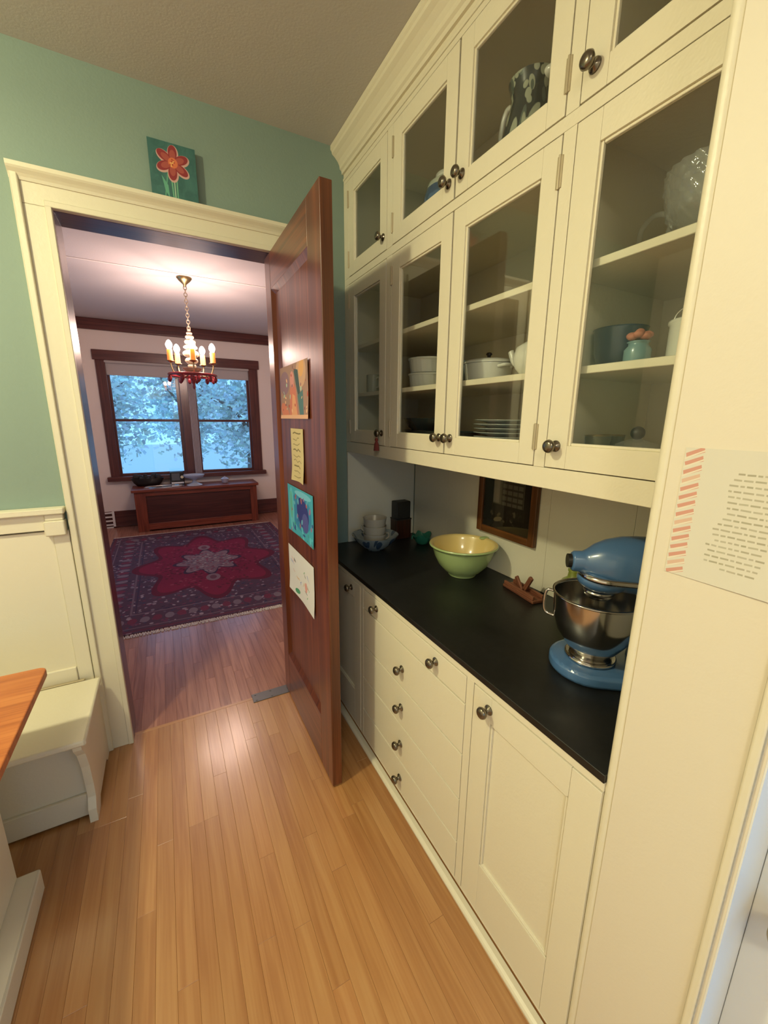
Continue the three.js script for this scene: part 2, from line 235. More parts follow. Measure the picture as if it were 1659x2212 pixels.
// dining room shell
solo('ceiling_dining', bx(-2.7, CEIL, ZFAR - 0.15, 1.7, CEIL + 0.15, -0.15, 0), std({ color: lin(0.56, 0.515, 0.52), roughness: 0.9, bumpMap: orange, bumpScale: 0.0004 }), 'pale plaster ceiling of the dining room', 'ceiling', [0, CEIL, -2.5], { kind: 'structure' });
solo('ceiling_batten', bx(-2.6, CEIL - 0.004, -2.40, 1.6, CEIL + 0.001, -2.375, 0.001), std({ color: lin(0.74, 0.68, 0.65), roughness: 0.9 }), 'thin plaster batten across the dining room ceiling', 'ceiling', [0, CEIL, -2.38], { kind: 'structure' }).name = 'trim_4';
const WY0 = 0.76, WY1 = 2.42, WX = [[-1.57, -0.64], [-0.46, 0.40]];
{
  const w = thing('wall_far', 'pale plaster far wall of the dining room round the double window', 'wall', [0, 0, ZFAR], { kind: 'structure' });
  part('plaster', [bx(-2.7, 0, ZFAR - 0.15, WX[0][0], CEIL, ZFAR, 0), bx(WX[1][1], 0, ZFAR - 0.15, 1.7, CEIL, ZFAR, 0), bx(WX[0][0], 0, ZFAR - 0.15, WX[1][1], WY0, ZFAR, 0), bx(WX[0][0], WY1, ZFAR - 0.15, WX[1][1], CEIL, ZFAR, 0), bx(WX[0][1], WY0, ZFAR - 0.15, WX[1][0], WY1, ZFAR, 0)], M.plaster, w);
  const r = thing('wall_dining_right', 'pale plaster right wall of the dining room', 'wall', [1.6, 0, -2.5], { kind: 'structure' });
  part('plaster', bx(1.6, 0, ZFAR, 1.7, CEIL, -0.15, 0), M.plaster, r);
  const l = thing('wall_dining_left', 'pale plaster left wall of the dining room with a side window', 'wall', [-2.6, 0, -2.5], { kind: 'structure' });
  part('plaster', [bx(-2.7, 0, ZFAR, -2.6, CEIL, -3.4, 0), bx(-2.7, 0, -1.6, -2.6, CEIL, -0.15, 0), bx(-2.7, 0, -3.4, -2.6, 0.8, -1.6, 0), bx(-2.7, 2.4, -3.4, -2.6, CEIL, -1.6, 0)], M.plaster, l);
  const s = thing('window_2', 'dark framed side window of the dining room', 'window', [-2.6, 0.8, -2.5], { kind: 'structure' });
  part('window_frame', [bx(-2.68, 0.8, -3.4, -2.57, 2.4, -3.33), bx(-2.68, 0.8, -1.67, -2.57, 2.4, -1.6), bx(-2.68, 0.8, -3.33, -2.57, 0.87, -1.67), bx(-2.68, 2.33, -3.33, -2.57, 2.4, -1.67), bx(-2.68, 0.87, -2.54, -2.6, 2.33, -2.46)], M.darkWood, s);
  part('glass_pane', bx(-2.66, 0.87, -3.33, -2.656, 2.33, -1.67, 0), M.glass, s);
  // crown, baseboard
  solo('crown', bx(-2.6, 2.785, ZFAR, 1.6, CEIL, ZFAR + 0.06, 0.012, 'x'), M.darkWood, 'dark wood picture rail along the top of the far dining wall', 'trim', [0, 2.785, ZFAR], { kind: 'structure' }).name = 'trim_3';
  const b = thing('baseboard_far', 'tall dark wood baseboard of the far dining wall', 'baseboard', [0, 0, ZFAR], { kind: 'structure' });
  part('board', bx(-2.6, 0, ZFAR, 1.6, 0.245, ZFAR + 0.022, 0.004, 'x'), M.darkWood, b);
  part('shoe', bx(-2.6, 0, ZFAR + 0.022, 1.6, 0.02, ZFAR + 0.04, 0.008, 'x'), M.darkWood, b);
  const bl = thing('baseboard_left', 'tall dark wood baseboard of the left dining wall', 'baseboard', [-2.6, 0, -2.5], { kind: 'structure' });
  part('board', bx(-2.6, 0, ZFAR + 0.04, -2.578, 0.245, -0.15, 0.004, 'z'), M.darkWood, bl);
}
// double window of the dining room
{
  const w = thing('window_1', 'dark wood double-hung pair of windows in the far dining wall', 'window', [-0.57, WY0, ZFAR], { kind: 'structure' });
  const z0 = ZFAR, z1 = ZFAR + 0.025;
  part('casing', [bx(-1.665, 0.70, z0, WX[0][0] + 0.02, 2.40, z1, 0.004), bx(WX[1][1] - 0.02, 0.70, z0, 0.525, 2.40, z1, 0.004), bx(-1.69, 2.40, z0, 0.55, 2.535, z1 + 0.006, 0.004)], M.darkWood, w);
  part('mullion', bx(WX[0][1] - 0.005, 0.76, z0 - 0.02, WX[1][0] + 0.005, 2.40, z1 + 0.012, 0.006), M.darkWood, w);
  part('window_sill', bx(-1.71, 0.70, z0 - 0.1, 0.57, 0.765, z0 + 0.09, 0.008, 'x'), M.darkWood, w);
  for (const [a, b] of WX) {
    const lower = [0.765, 1.60], upper = [1.564, 2.42];
    const sash = (y0, y1, z) => [bx(a + 0.0, y0, z - 0.035, a + 0.05, y1, z), bx(b - 0.05, y0, z - 0.035, b, y1, z), bx(a + 0.05, y0, z - 0.035, b - 0.05, y0 + 0.036, z, 0.002, 'x'), bx(a + 0.05, y1 - 0.036, z - 0.035, b - 0.05, y1, z, 0.002, 'x')];
    const lo = part('lower_sash', sash(...lower, z0 - 0.02), M.darkWood, w); part('glass_pane', bx(a + 0.05, lower[0] + 0.036, z0 - 0.04, b - 0.05, lower[1] - 0.036, z0 - 0.036, 0), M.glass, lo);
    const up = part('upper_sash', sash(...upper, z0 - 0.06), M.darkWood, w); part('glass_pane', bx(a + 0.05, upper[0] + 0.036, z0 - 0.08, b - 0.05, upper[1] - 0.036, z0 - 0.076, 0), M.glass, up);
  }
  for (const [k, [a, b]] of WX.entries()) {
    const t = thing('roller_shade', k ? 'raised pale roller shade at the top of the right window' : 'raised pale roller shade at the top of the left window', 'window shade', [(a + b) / 2, 2.2, ZFAR + 0.03]);
    part('roller', at(cyl(0.022, 0.022, b - a - 0.02, 18).rotateZ(Math.PI / 2), (a + b) / 2, 2.385, ZFAR + 0.005), M.shade, t);
    part('cloth', bx(a + 0.02, k ? 2.24 : 2.22, ZFAR - 0.014, b - 0.02, 2.38, ZFAR - 0.010, 0), M.shade, t);
    part('hem_bar', bx(a + 0.02, k ? 2.225 : 2.205, ZFAR - 0.02, b - 0.02, k ? 2.245 : 2.225, ZFAR - 0.004, 0.004), M.shade, t);
  }
  const pts = []; for (let i = 0; i <= 40; i++) pts.push([-0.535 + 0.10 * i / 40, 0.018 * Math.sin(i * 1.35)]);
  const shape = []; for (const [x, z] of pts) shape.push([x, z + 0.0012]); for (const [x, z] of [...pts].reverse()) shape.push([x, z - 0.0012]);
  const cg = prof(shape, 0, 1.60); cg.rotateX(-Math.PI / 2); cg.translate(0, 0.765, ZFAR + 0.066);
  const cur = thing('sheer_curtain', 'narrow gathered pale curtain hanging between the two dining windows', 'curtain', [-0.48, 0.765, ZFAR + 0.06]);
  part('cloth', cg, M.sheer, cur);
  part('rod', at(cyl(0.006, 0.006, 0.2, 12).rotateZ(Math.PI / 2), -0.48, 2.35, ZFAR + 0.066), M.brass, cur);
}
{
  const v = thing('wall_vent', 'small white louvred vent low on the far dining wall', 'vent', [-1.83, 0, ZFAR + 0.04]);
  part('frame', [bx(-2.02, 0.02, ZFAR + 0.04, -1.99, 0.25, ZFAR + 0.06), bx(-1.72, 0.02, ZFAR + 0.04, -1.69, 0.25, ZFAR + 0.06), bx(-1.99, 0.0, ZFAR + 0.04, -1.72, 0.02, ZFAR + 0.06)], M.white, v);
  for (let i = 0; i < 4; i++) part('louvre', bx(-1.99, 0.04 + i * 0.06, ZFAR + 0.042, -1.72, 0.062 + i * 0.06, ZFAR + 0.062), M.white, v);
}

// ---------------------------------------------------------------- doorway: casing, dark jamb, swinging door
{
  const c = thing('trim_1', 'cream painted casing round the dining room doorway', 'door casing', [-0.8, 0, 0], { kind: 'structure' });
  const OUT = 0.112;
  for (const [a, b, s] of [[XL - OUT, XL, -1], [XR, XR + OUT, 1]]) {
    const edge = s < 0 ? a : b;
    part('side_casing', [bx(a, 0, 0, b, HEAD, 0.022, 0.002), bx(Math.min(edge, edge - s * 0.026), 0, 0.022, Math.max(edge, edge - s * 0.026), 2.5, 0.036, 0.005), bx(s < 0 ? b - 0.022 : a, 0, 0.016, s < 0 ? b : a + 0.022, HEAD + 0.004, 0.028, 0.003)], M.trim, c);
  }
  part('head_casing', [bx(XL - OUT, HEAD, 0, XR + OUT, 2.50, 0.022, 0.002, 'x'), bx(XL - 0.022, HEAD - 0.0005, 0.016, XR + 0.022, HEAD + 0.022, 0.0285, 0.003, 'x')], M.trim, c);
  part('cap_moulding', prof([[0, 2.478], [0.026, 2.478], [0.030, 2.488], [0.036, 2.496], [0.046, 2.506], [0.050, 2.512], [0.050, 2.526], [0, 2.526]], XL - OUT - 0.002, XR + OUT + 0.002, 'x'), M.trim, c);
  const j = thing('trim_2', 'dark wood jamb lining of the dining room doorway', 'door jamb', [-0.8, 0, -0.08], { kind: 'structure' });
  part('side_jamb', bx(XL - 0.02, 0, -0.155, XL, HEAD, 0.0, 0.002), M.darkWood, j);
  part('side_jamb', bx(XR, 0, -0.155, XR + 0.02, HEAD, 0.0, 0.002), M.darkWood, j);
  part('head_jamb', bx(XL - 0.02, HEAD, -0.155, XR + 0.02, HEAD + 0.02, 0.0, 0.002, 'x'), M.darkWood, j);
  part('threshold', bx(XL, -0.012, -0.05, XR, 0.001, -0.03, 0.001, 'x'), maple[2], j);
  solo('hinge_plate', [bx(-0.61, 0.0, -0.072, -0.372, 0.004, 0.004, 0.001), ...[-0.59, -0.50].flatMap((x) => [-0.06, -0.01].map((z) => at(cyl(0.006, 0.006, 0.003, 12), x, 0.0045, z)))], M.iron, 'grey metal pivot plate let into the floor at the foot of the door', 'floor plate', [-0.49, 0, -0.034]);
}
const LX0 = -0.402, LX1 = -0.357, LZ0 = -0.058, LZ1 = 0.747, LT = 2.392, PY0 = 0.285, PY1 = 2.235, PZ0 = 0.045, PZ1 = 0.605;
{
  const d = thing('door_1', 'red-brown one-panel swinging door standing open into the kitchen', 'door', [-0.38, 0.008, 0.0], { kind: 'structure' });
  part('stile', bx(LX0, 0.008, LZ0, LX1, LT, PZ0, 0.003, 'y'), M.doorWood, d);
  part('stile', bx(LX0, 0.008, PZ1, LX1, LT, LZ1, 0.003, 'y'), M.doorWood, d);
  part('top_rail', bx(LX0 + 0.0004, PY1, PZ0, LX1 - 0.0004, LT, PZ1, 0.002, 'z'), M.doorWood, d);
  part('bottom_rail', bx(LX0 + 0.0004, 0.008, PZ0, LX1 - 0.0004, PY0, PZ1, 0.002, 'z'), M.doorWood, d);
  part('panel', bx(LX0 + 0.016, PY0 - 0.004, PZ0 - 0.004, LX1 - 0.016, PY1 + 0.004, PZ1 + 0.004, 0.001, 'y'), M.doorWood, d);
  const mould = [];                                                       // sloping sticking round the panel, both faces
  for (const [xo, xi] of [[LX0 + 0.001, LX0 + 0.0165], [LX1 - 0.001, LX1 - 0.0165]]) {
    const s = 0.026, o = [[PZ0, PY0], [PZ1, PY0], [PZ1, PY1], [PZ0, PY1]], i = [[PZ0 + s, PY0 + s], [PZ1 - s, PY0 + s], [PZ1 - s, PY1 - s], [PZ0 + s, PY1 - s]], P = [];
    for (let k = 0; k < 4; k++) { const m = (k + 1) % 4, A = [xo, o[k][1], o[k][0]], B = [xo, o[m][1], o[m][0]], C = [xi, i[m][1], i[m][0]], D = [xi, i[k][1], i[k][0]]; if (xo < xi) P.push(...A, ...B, ...C, ...A, ...C, ...D); else P.push(...A, ...C, ...B, ...A, ...D, ...C); }
    const g = new THREE.BufferGeometry(); g.setAttribute('position', new THREE.Float32BufferAttribute(P, 3)); g.computeVertexNormals(); mould.push(uvBox(g, 'y'));
  }
  part('panel_moulding', mould, M.doorWood, d);
}
// four sheets taped to the door panel
function sheet(name, label, cat, y0, y1, z0, z1, tex, curl = 0.004, tilt = 0) {
  const W = z1 - z0, H = y1 - y0, nx = 10, ny = 14, g = new THREE.BoxGeometry(W, H, 0.0006, nx, ny, 1), p = g.attributes.position;
  for (let i = 0; i < p.count; i++) { const u = p.getX(i) / W, v = p.getY(i) / H; p.setZ(i, p.getZ(i) + curl * (0.6 * Math.sin(u * 5 + v * 3) * Math.max(0, -v) * 2 + 1.6 * Math.max(0, -v - 0.25) * (0.4 + Math.abs(u)))); }
  g.computeVertexNormals(); g.rotateY(-Math.PI / 2); g.rotateX(tilt);
  const m = new THREE.Mesh(g, std({ map: tex, roughness: 0.8 })); m.name = numbered(name); m.position.set(LX0 + 0.016 - 0.0045, (y0 + y1) / 2, (z0 + z1) / 2); m.castShadow = m.receiveShadow = true; scene.add(m); return tag(m, label, cat);
}
const blob = (c, col, pts) => { c.fillStyle = col; c.beginPath(); pts.forEach(([x, y], i) => (i ? c.lineTo(x, y) : c.moveTo(x, y))); c.closePath(); c.fill(); };
const oval = (c, col, x, y, a, b, r = 0) => { c.fillStyle = col; c.beginPath(); c.ellipse(x, y, a, b, r, 0, 7); c.fill(); };
sheet('painting', 'painting of a pink robed figure, topmost sheet taped to the door', 'painting', 1.632, 1.868, 0.10, 0.535, canvasTex(384, 224, (c, w, h) => {
  c.fillStyle = '#a07c70'; c.fillRect(0, 0, w, h);
  oval(c, '#8a6a78', 70, 70, 70, 50); oval(c, '#c59a80', 300, 40, 60, 60); oval(c, '#c8765f', 60, 190, 60, 30, 0.4);
  blob(c, '#c77462', [[120, 224], [150, 90], [190, 60], [230, 100], [250, 224]]); blob(c, '#d99a74', [[150, 224], [180, 120], [215, 130], [240, 224]]);
  oval(c, '#cf8b86', 180, 62, 28, 34); blob(c, '#3f5358', [[205, 20], [262, 30], [285, 120], [262, 140], [230, 80]]); blob(c, '#4c7076', [[250, 130], [320, 110], [330, 224], [280, 224]]);
  oval(c, '#d8a06a', 305, 25, 30, 36, 0.5); for (let i = 0; i < 26; i++) oval(c, ['#e2b28c', '#7e5360', '#a8c0b0', '#b04f42'][i % 4], rr(0, w), rr(0, h), rr(4, 14), rr(3, 9), rr(0, 3));
  c.fillStyle = '#dda98c'; c.fillRect(0, h - 16, w, 16);
}), 0.006);
sheet('scroll', 'narrow cream strip of paper with dark lettering taped to the door', 'paper strip', 1.345, 1.588, 0.25, 0.44, canvasTex(192, 256, (c, w, h) => {
  c.fillStyle = '#cbb98a'; c.fillRect(0, 0, w, h); c.strokeStyle = '#7a6d48'; c.lineWidth = 7;
  for (let k = 0; k < 9; k++) { c.beginPath(); let x = 34, y = 24 + k * 26; c.moveTo(x, y); for (let i = 0; i < 4; i++) { x += rr(18, 34); c.lineTo(x, y + rr(-9, 9)); } c.lineWidth = k % 3 ? 3 : 6; c.stroke(); }
}), 0.008);
sheet('painting', 'blue and turquoise painting taped to the door below the cream strip', 'painting', 1.075, 1.312, 0.150, 0.548, canvasTex(384, 240, (c, w, h) => {
  c.fillStyle = '#3d9fb8'; c.fillRect(0, 0, w, h); oval(c, '#2d7fae', 210, 110, 150, 95); oval(c, '#27307c', 235, 110, 90, 70, 0.3); oval(c, '#4a4f95', 270, 150, 46, 46);
  oval(c, '#58b6c6', 60, 120, 40, 110); oval(c, '#5aa79a', 55, 100, 20, 70); oval(c, '#6fb8d4', 240, 24, 120, 16); for (let i = 0; i < 40; i++) oval(c, ['#5cc0d0', '#223a86', '#8f6a96', '#3a8f88', '#a05c66', '#64a8c4'][i % 6], rr(40, w), i % 3 ? rr(0, h) : rr(180, h), rr(4, 20), rr(4, 12), rr(0, 3));
}), 0.004);
sheet('drawing', 'white sheet with small coloured marks, lowest paper taped to the door', 'drawing', 0.735, 0.985, 0.115, 0.530, canvasTex(384, 240, (c, w, h) => {
  c.fillStyle = '#dcdadd'; c.fillRect(0, 0, w, h); const cols = ['#9aa2d0', '#d6a2a2', '#58585e', '#86b094', '#d6b494'];
  for (let i = 0; i < 16; i++) { c.strokeStyle = cols[i % 5]; c.lineWidth = rr(3, 7); c.beginPath(); const x = rr(60, 320), y = rr(50, 190); c.moveTo(x, y); c.lineTo(x + rr(-40, 40), y + rr(-14, 14)); c.lineTo(x + rr(-40, 40), y + rr(-20, 20)); c.stroke(); }
  oval(c, '#4f9a76', 130, 212, 40, 13, -0.2); oval(c, '#d9a09a', 270, 140, 18, 24);
}), 0.006);

// ---------------------------------------------------------------- flower canvas on the door head
{
  const t = thing('flower_canvas', 'small teal canvas with a red flower leaning above the doorway', 'painting', [-0.777, 2.526, 0.02]);
  const tex = canvasTex(256, 304, (c, w, h) => {
    c.fillStyle = '#3b6763'; c.fillRect(0, 0, w, h); for (let i = 0; i < 60; i++) { c.globalAlpha = 0.25; oval(c, i % 2 ? '#4a7872' : '#2c5652', rr(0, w), rr(0, h), rr(8, 30), rr(14, 50), rr(-0.4, 0.4)); } c.globalAlpha = 1;
    c.lineWidth = 7; for (const [x0, x1, col] of [[112, 118, '#6fae8a'], [128, 128, '#9ec0a0'], [142, 140, '#6fae8a'], [96, 70, '#5d9f80']]) { c.strokeStyle = col; c.beginPath(); c.moveTo(x0, 160); c.lineTo(x1, h); c.stroke(); }
    blob(c, '#62a488', [[60, 180], [92, 230], [96, 300], [74, 260]]);
    const petals = (d, a, b, col, dx = 0, dy = 0) => { for (let i = 0; i < 6; i++) { const q = -Math.PI / 2 + i * Math.PI / 3 + 0.06; oval(c, col, 126 + dx + d * Math.cos(q), 104 + dy + d * Math.sin(q), a, b, q); } };
    petals(56, 44, 30, '#c9a097', 2, 5); petals(54, 40, 24, '#8e3034'); petals(42, 28, 16, '#a85046'); oval(c, '#d6734a', 128, 104, 26, 28); for (let i = 0; i < 14; i++) oval(c, i % 2 ? '#e8b06a' : '#a8402e', 128 + rr(-18, 18), 104 + rr(-20, 20), 4, 4);
  });
  const cv = part('canvas', at(new THREE.BoxGeometry(0.176, 0.205, 0.002), -0.777, 2.628, 0.0285), std({ map: tex, roughness: 0.6 }), t);
  part('stretcher', bx(-0.864, 2.526, 0.010, -0.690, 2.730, 0.0275, 0.001), std({ color: lin(0.05, 0.16, 0.15), roughness: 0.7 }), t);
}

// ---------------------------------------------------------------- upper cupboards
const Yc = { lo0: 1.51, lo1: 2.308, up0: 2.345, up1: 2.772 };
const knobGeo = () => uvBox(lathe([[0, 0.034], [0.008, 0.034], [0.0135, 0.0305], [0.0158, 0.025], [0.0135, 0.019], [0.007, 0.015], [0.0055, 0.011], [0.006, 0.006], [0.0125, 0.003], [0.0135, 0], [0, 0]].reverse(), 24).scale(1.14, 1.1, 1.14).rotateZ(Math.PI / 2));
function knobAt(parent, x, y, z, mat = M.knob) { return part('knob', at(knobGeo(), x, y, z), mat, parent); }
const DOORS = [{ z0: 0.060, z1: 0.462, p0: 0.128, p1: 0.395, h: 'l' }, { z0: 0.514, z1: 0.927, p0: 0.585, p1: 0.858, h: 'l' }, { z0: 0.935, z1: 1.355, p0: 1.003, p1: 1.292, h: 'r' }, { z0: 1.397, z1: 1.772, p0: 1.468, p1: 1.692, h: 'r' }];
const SH = [1.770, 2.013], UF = 1.515, UF2 = 2.335;
{
  const c = thing('upper_cupboard', 'cream glass-fronted wall cupboard with eight doors and crown moulding', 'cupboard', [0, 1.45, 0.9]);
  const X = 0.022, B = BACKX;
  part('face_frame', [bx(0, 1.45, 0, X, Yc.lo0 - 0.0025, ZP, 0.002, 'z'), bx(0, Yc.lo1 + 0.0025, 0, X, Yc.up0 - 0.0025, ZP, 0.002, 'z'), bx(0, Yc.up1 + 0.0025, 0, X, 2.86, ZP, 0.002, 'z'),
    ...[[0, 0.0575], [0.4645, 0.5115], [1.3575, 1.3945]].flatMap(([a, b]) => [bx(0, Yc.lo0 - 0.0025, a, X, Yc.lo1 + 0.0025, b, 0.0015), bx(0, Yc.up0 - 0.0025, a, X, Yc.up1 + 0.0025, b, 0.0015)])], M.cabinet, c);
  part('carcass', [bx(X, 1.45, 0.002, B, 1.472, ZP, 0.001), bx(X, 1.495, 0.002, B, UF, ZP, 0.001), bx(X, 2.315, 0.002, B, UF2, ZP, 0.001), bx(X, 2.84, 0.002, B, 2.86, ZP, 0.001), bx(X, 1.45, 0.0, B, 2.86, 0.018, 0.001), bx(X, 1.45, ZP - 0.018, B, 2.86, ZP, 0.001), bx(X, UF, 1.366, B, 2.84, 1.386, 0.001), bx(B, 1.45, 0.0, B + 0.012, 2.86, ZP, 0.001)], M.cabinet, c);
  for (const y of SH) { part('shelf', bx(0.030, y - 0.020, 0.018, B, y, 1.366, 0.003, 'z'), M.cabinet, c); part('shelf', bx(0.030, y - 0.020, 1.386, B, y, ZP - 0.018, 0.003, 'z'), M.cabinet, c); }
  part('crown_moulding', prof([[0.022, 2.822], [-0.010, 2.822], [-0.012, 2.836], [-0.020, 2.842], [-0.022, 2.856], [-0.030, 2.870], [-0.046, 2.886], [-0.060, 2.896], [-0.062, 2.906], [-0.068, 2.912], [-0.068, 2.929], [0.022, 2.929]], 0.001, ZP, 'z'), M.cabinet, c);
  part('frieze_bead', bx(-0.004, 2.792, 0, 0.004, 2.804, ZP, 0.003, 'z'), M.cabinet, c);
  for (const d of DOORS) for (const up of [false, true]) {
    const y0 = up ? Yc.up0 : Yc.lo0, y1 = up ? Yc.up1 : Yc.lo1, q0 = up ? 2.41 : 1.578, q1 = up ? 2.70 : 2.235;
    const door = part('door', [bx(-0.001, y0, d.z0, X - 0.001, y1, d.p0 - 0.007, 0.0015, 'y'), bx(-0.001, y0, d.p1 + 0.007, X - 0.001, y1, d.z1, 0.0015, 'y'), bx(-0.0008, y0, d.p0 - 0.007, X - 0.001, q0 - 0.007, d.p1 + 0.007, 0.001, 'z'), bx(-0.0008, q1 + 0.007, d.p0 - 0.007, X - 0.001, y1, d.p1 + 0.007, 0.001, 'z')], M.cabinet, c);
    part('glazing_bead', [bx(0.004, q0 - 0.008, d.p0 - 0.008, 0.014, q1 + 0.008, d.p0, 0.003), bx(0.004, q0 - 0.008, d.p1, 0.014, q1 + 0.008, d.p1 + 0.008, 0.003), bx(0.004, q0 - 0.008, d.p0, 0.014, q0, d.p1, 0.003), bx(0.004, q1, d.p0, 0.014, q1 + 0.008, d.p1, 0.003)], M.cabinet, door);
    part('glass_pane', bx(0.0085, q0 - 0.004, d.p0 - 0.004, 0.0115, q1 + 0.004, d.p1 + 0.004, 0), M.glass, door);
    const kz = d.h === 'l' ? d.z1 - 0.03 : d.z0 + 0.03;
    knobAt(door, -0.001, up ? y0 + 0.055 : y0 + 0.058, kz);
    const hz = d.h === 'l' ? d.z0 - 0.001 : d.z1 + 0.001;
    for (const y of [y0 + 0.045, y1 - 0.115]) part('hinge', [bx(-0.003, y, hz - 0.008, 0.001, y + 0.07, hz + 0.008, 0.001), at(cyl(0.0035, 0.0035, 0.074, 10), -0.003, y + 0.035, hz)], M.hinge, door);
  }
  const t = thing('tassel', 'dark red tassel hanging from the lower knob of the farthest cupboard door', 'tassel', [-0.03, 1.50, 0.432]);
  part('cord', tube([[-0.022, 1.566, 0.426], [-0.03, 1.585, 0.432], [-0.022, 1.566, 0.438], [-0.028, 1.545, 0.432]], 0.0018, 20), M.coral, t);
  part('tuft', at(lathe([[0, 0.06], [0.006, 0.058], [0.009, 0.05], [0.006, 0.044], [0.011, 0.03], [0.014, 0], [0, 0]], 16), -0.028, 1.486, 0.432), std({ color: lin(0.16, 0.025, 0.02), roughness: 0.85 }), t);
}

// ---------------------------------------------------------------- base cupboard, worktop
{
  const c = thing('base_cupboard', 'cream built-in base cupboard with drawers under the black worktop', 'cupboard', [XB, 0, 0.9]);
  const F = XB, X = XB + 0.022, y0 = 0.055, yt = 0.885;
  const R = [[0.022, 0.545], [0.58, 1.325], [1.362, 1.7735]];
  part('carcass', [bx(X, 0.02, 0.002, BACKX, 0.05, ZP, 0.001), bx(X + 0.55, 0.02, 0.002, BACKX, yt, ZP, 0.001), bx(X, 0.02, 0.002, BACKX, yt - 0.002, 0.02, 0.001), bx(X, 0.02, ZP - 0.018, BACKX, yt - 0.002, ZP, 0.001), bx(F + 0.034, 0, 0.002, F + 0.05, 0.05, ZP, 0.001)], M.cabinet, c);
  part('face_frame', [bx(F, 0.862, 0, X, yt, ZP, 0.0015, 'z'), bx(F, 0.050, 0, X, 0.0578, ZP, 0.0015, 'z'), bx(F, 0.055, 0, X, 0.863, 0.0195, 0.001), bx(F, 0.055, 0.5475, X, 0.863, 0.5775, 0.001), bx(F, 0.055, 1.3275, X, 0.863, 1.3595, 0.001)], M.cabinet, c);
  part('shoe_moulding', prof([[F + 0.01, 0.001], [F - 0.018, 0.001], [F - 0.018, 0.008], [F - 0.014, 0.014], [F - 0.006, 0.018], [F + 0.01, 0.018]], 0, 2.0, 'z'), M.cabinet, c);
  const front = (z0, z1, a, b) => bx(F - 0.0005, a, z0, X - 0.002, b, z1, 0.0022, 'z');
  const D = [[0.765, 0.8585], [0.575, 0.760], [0.395, 0.570], [0.215, 0.390], [0.060, 0.210]];
  D.forEach(([a, b], i) => {
    const d = part('drawer', [front(R[1][0], R[1][1], a, b), bx(X, a + 0.01, R[1][0] + 0.02, X + 0.45, b - 0.02, R[1][1] - 0.02, 0.001)], M.cabinet, c);
    if (!i) { knobAt(d, F - 0.0005, 0.818, 0.716); knobAt(d, F - 0.0005, 0.818, 1.163); } else knobAt(d, F - 0.0005, [0, 0.655, 0.478, 0.300, 0.128][i], 0.942);
  });
  const panelDoor = (z0, z1, kz) => {
    const a = 0.060, b = 0.8585, s = 0.075, i0 = 0.25, i1 = 0.775;
    const d = part('door', [bx(F - 0.0005, a, z0, X - 0.002, b, z0 + s, 0.002, 'y'), bx(F - 0.0005, a, z1 - s, X - 0.002, b, z1, 0.002, 'y'), bx(F - 0.0003, a, z0 + s, X - 0.002, i0, z1 - s, 0.001, 'z'), bx(F - 0.0003, i1, z0 + s, X - 0.002, b, z1 - s, 0.001, 'z')], M.cabinet, c);
    part('panel', bx(F + 0.009, i0 - 0.005, z0 + s - 0.005, X - 0.004, i1 + 0.005, z1 - s + 0.005, 0.001), M.cabinet, d);
    part('panel_moulding', [bx(F + 0.002, i0, z0 + s, F + 0.012, i1, z0 + s + 0.009, 0.004), bx(F + 0.002, i0, z1 - s - 0.009, F + 0.012, i1, z1 - s, 0.004), bx(F + 0.002, i0, z0 + s, F + 0.012, i0 + 0.009, z1 - s, 0.004), bx(F + 0.002, i1 - 0.009, z0 + s, F + 0.012, i1, z1 - s, 0.004)], M.cabinet, d);
    knobAt(d, F - 0.0005, 0.815, kz); return d;
  };
  panelDoor(R[0][0], R[0][1], 0.442); panelDoor(R[2][0], R[2][1], 1.428);
  solo('worktop', [bx(XB - 0.004, 0.885, 0.002, BACKX, 0.906, ZP, 0.002, 'z')], M.stone, 'black honed stone worktop of the cupboard niche', 'worktop', [0.15, 0.885, 0.9]);
  solo('wall_behind', bx(BACKX + 0.012, 0, 0, 0.6, CEIL, ZP + 0.02, 0), M.postPaint, 'plain wall behind the built-in cupboards', 'wall', [0.54, 0, 0.9], { kind: 'structure' });
  const n = thing('niche_lining', 'cream board lining at the back of the worktop niche', 'wall panel', [BACKX, 0.906, 0.9], { kind: 'structure' }); n.name = 'wall_niche';
  for (let i = 0; i < 5; i++) part('panel', bx(BACKX - 0.010, 0.907, 0.02 + i * 0.347, BACKX + 0.002, 1.449, 0.02 + (i + 1) * 0.347 - 0.0006, 0.0008), M.niche, n);
  solo('wall_niche_end', bx(0.0, 0.907, 0.001, BACKX - 0.010, 1.449, 0.014, 0.002), M.niche, 'cream board at the far end of the worktop niche', 'wall panel', [0.2, 0.907, 0.007], { kind: 'structure' });
}

// ---------------------------------------------------------------- things on the worktop
const WT = 0.906;
{
  const b = thing('mixing_bowl', 'large green mixing bowl with a yellow inside on the worktop', 'bowl', [0.285, WT, 0.735], { local: true });
  const out = [[0, 0], [0.062, 0], [0.066, 0.004], [0.064, 0.010], [0.087, 0.026], [0.116, 0.058], [0.135, 0.097], [0.146, 0.134], [0.151, 0.144], [0.161, 0.148], [0.163, 0.153], [0.159, 0.157]];
  part('bowl', lathe(out, 56), M.greenGlaze, b);
  part('inside_glaze', lathe([[0.159, 0.157], [0.148, 0.1555], [0.142, 0.148], [0.136, 0.130], [0.125, 0.097], [0.104, 0.055], [0.070, 0.024], [0.03, 0.014], [0, 0.012]], 56), M.yellowGlaze, b, 'glossy yellow inside of the bowl');
  const spout = new THREE.SphereGeometry(0.022, 20, 12); spout.scale(1.3, 0.35, 0.8); part('spout', at(spout, 0.155, 0.154, -0.03), M.greenGlaze, b);
}
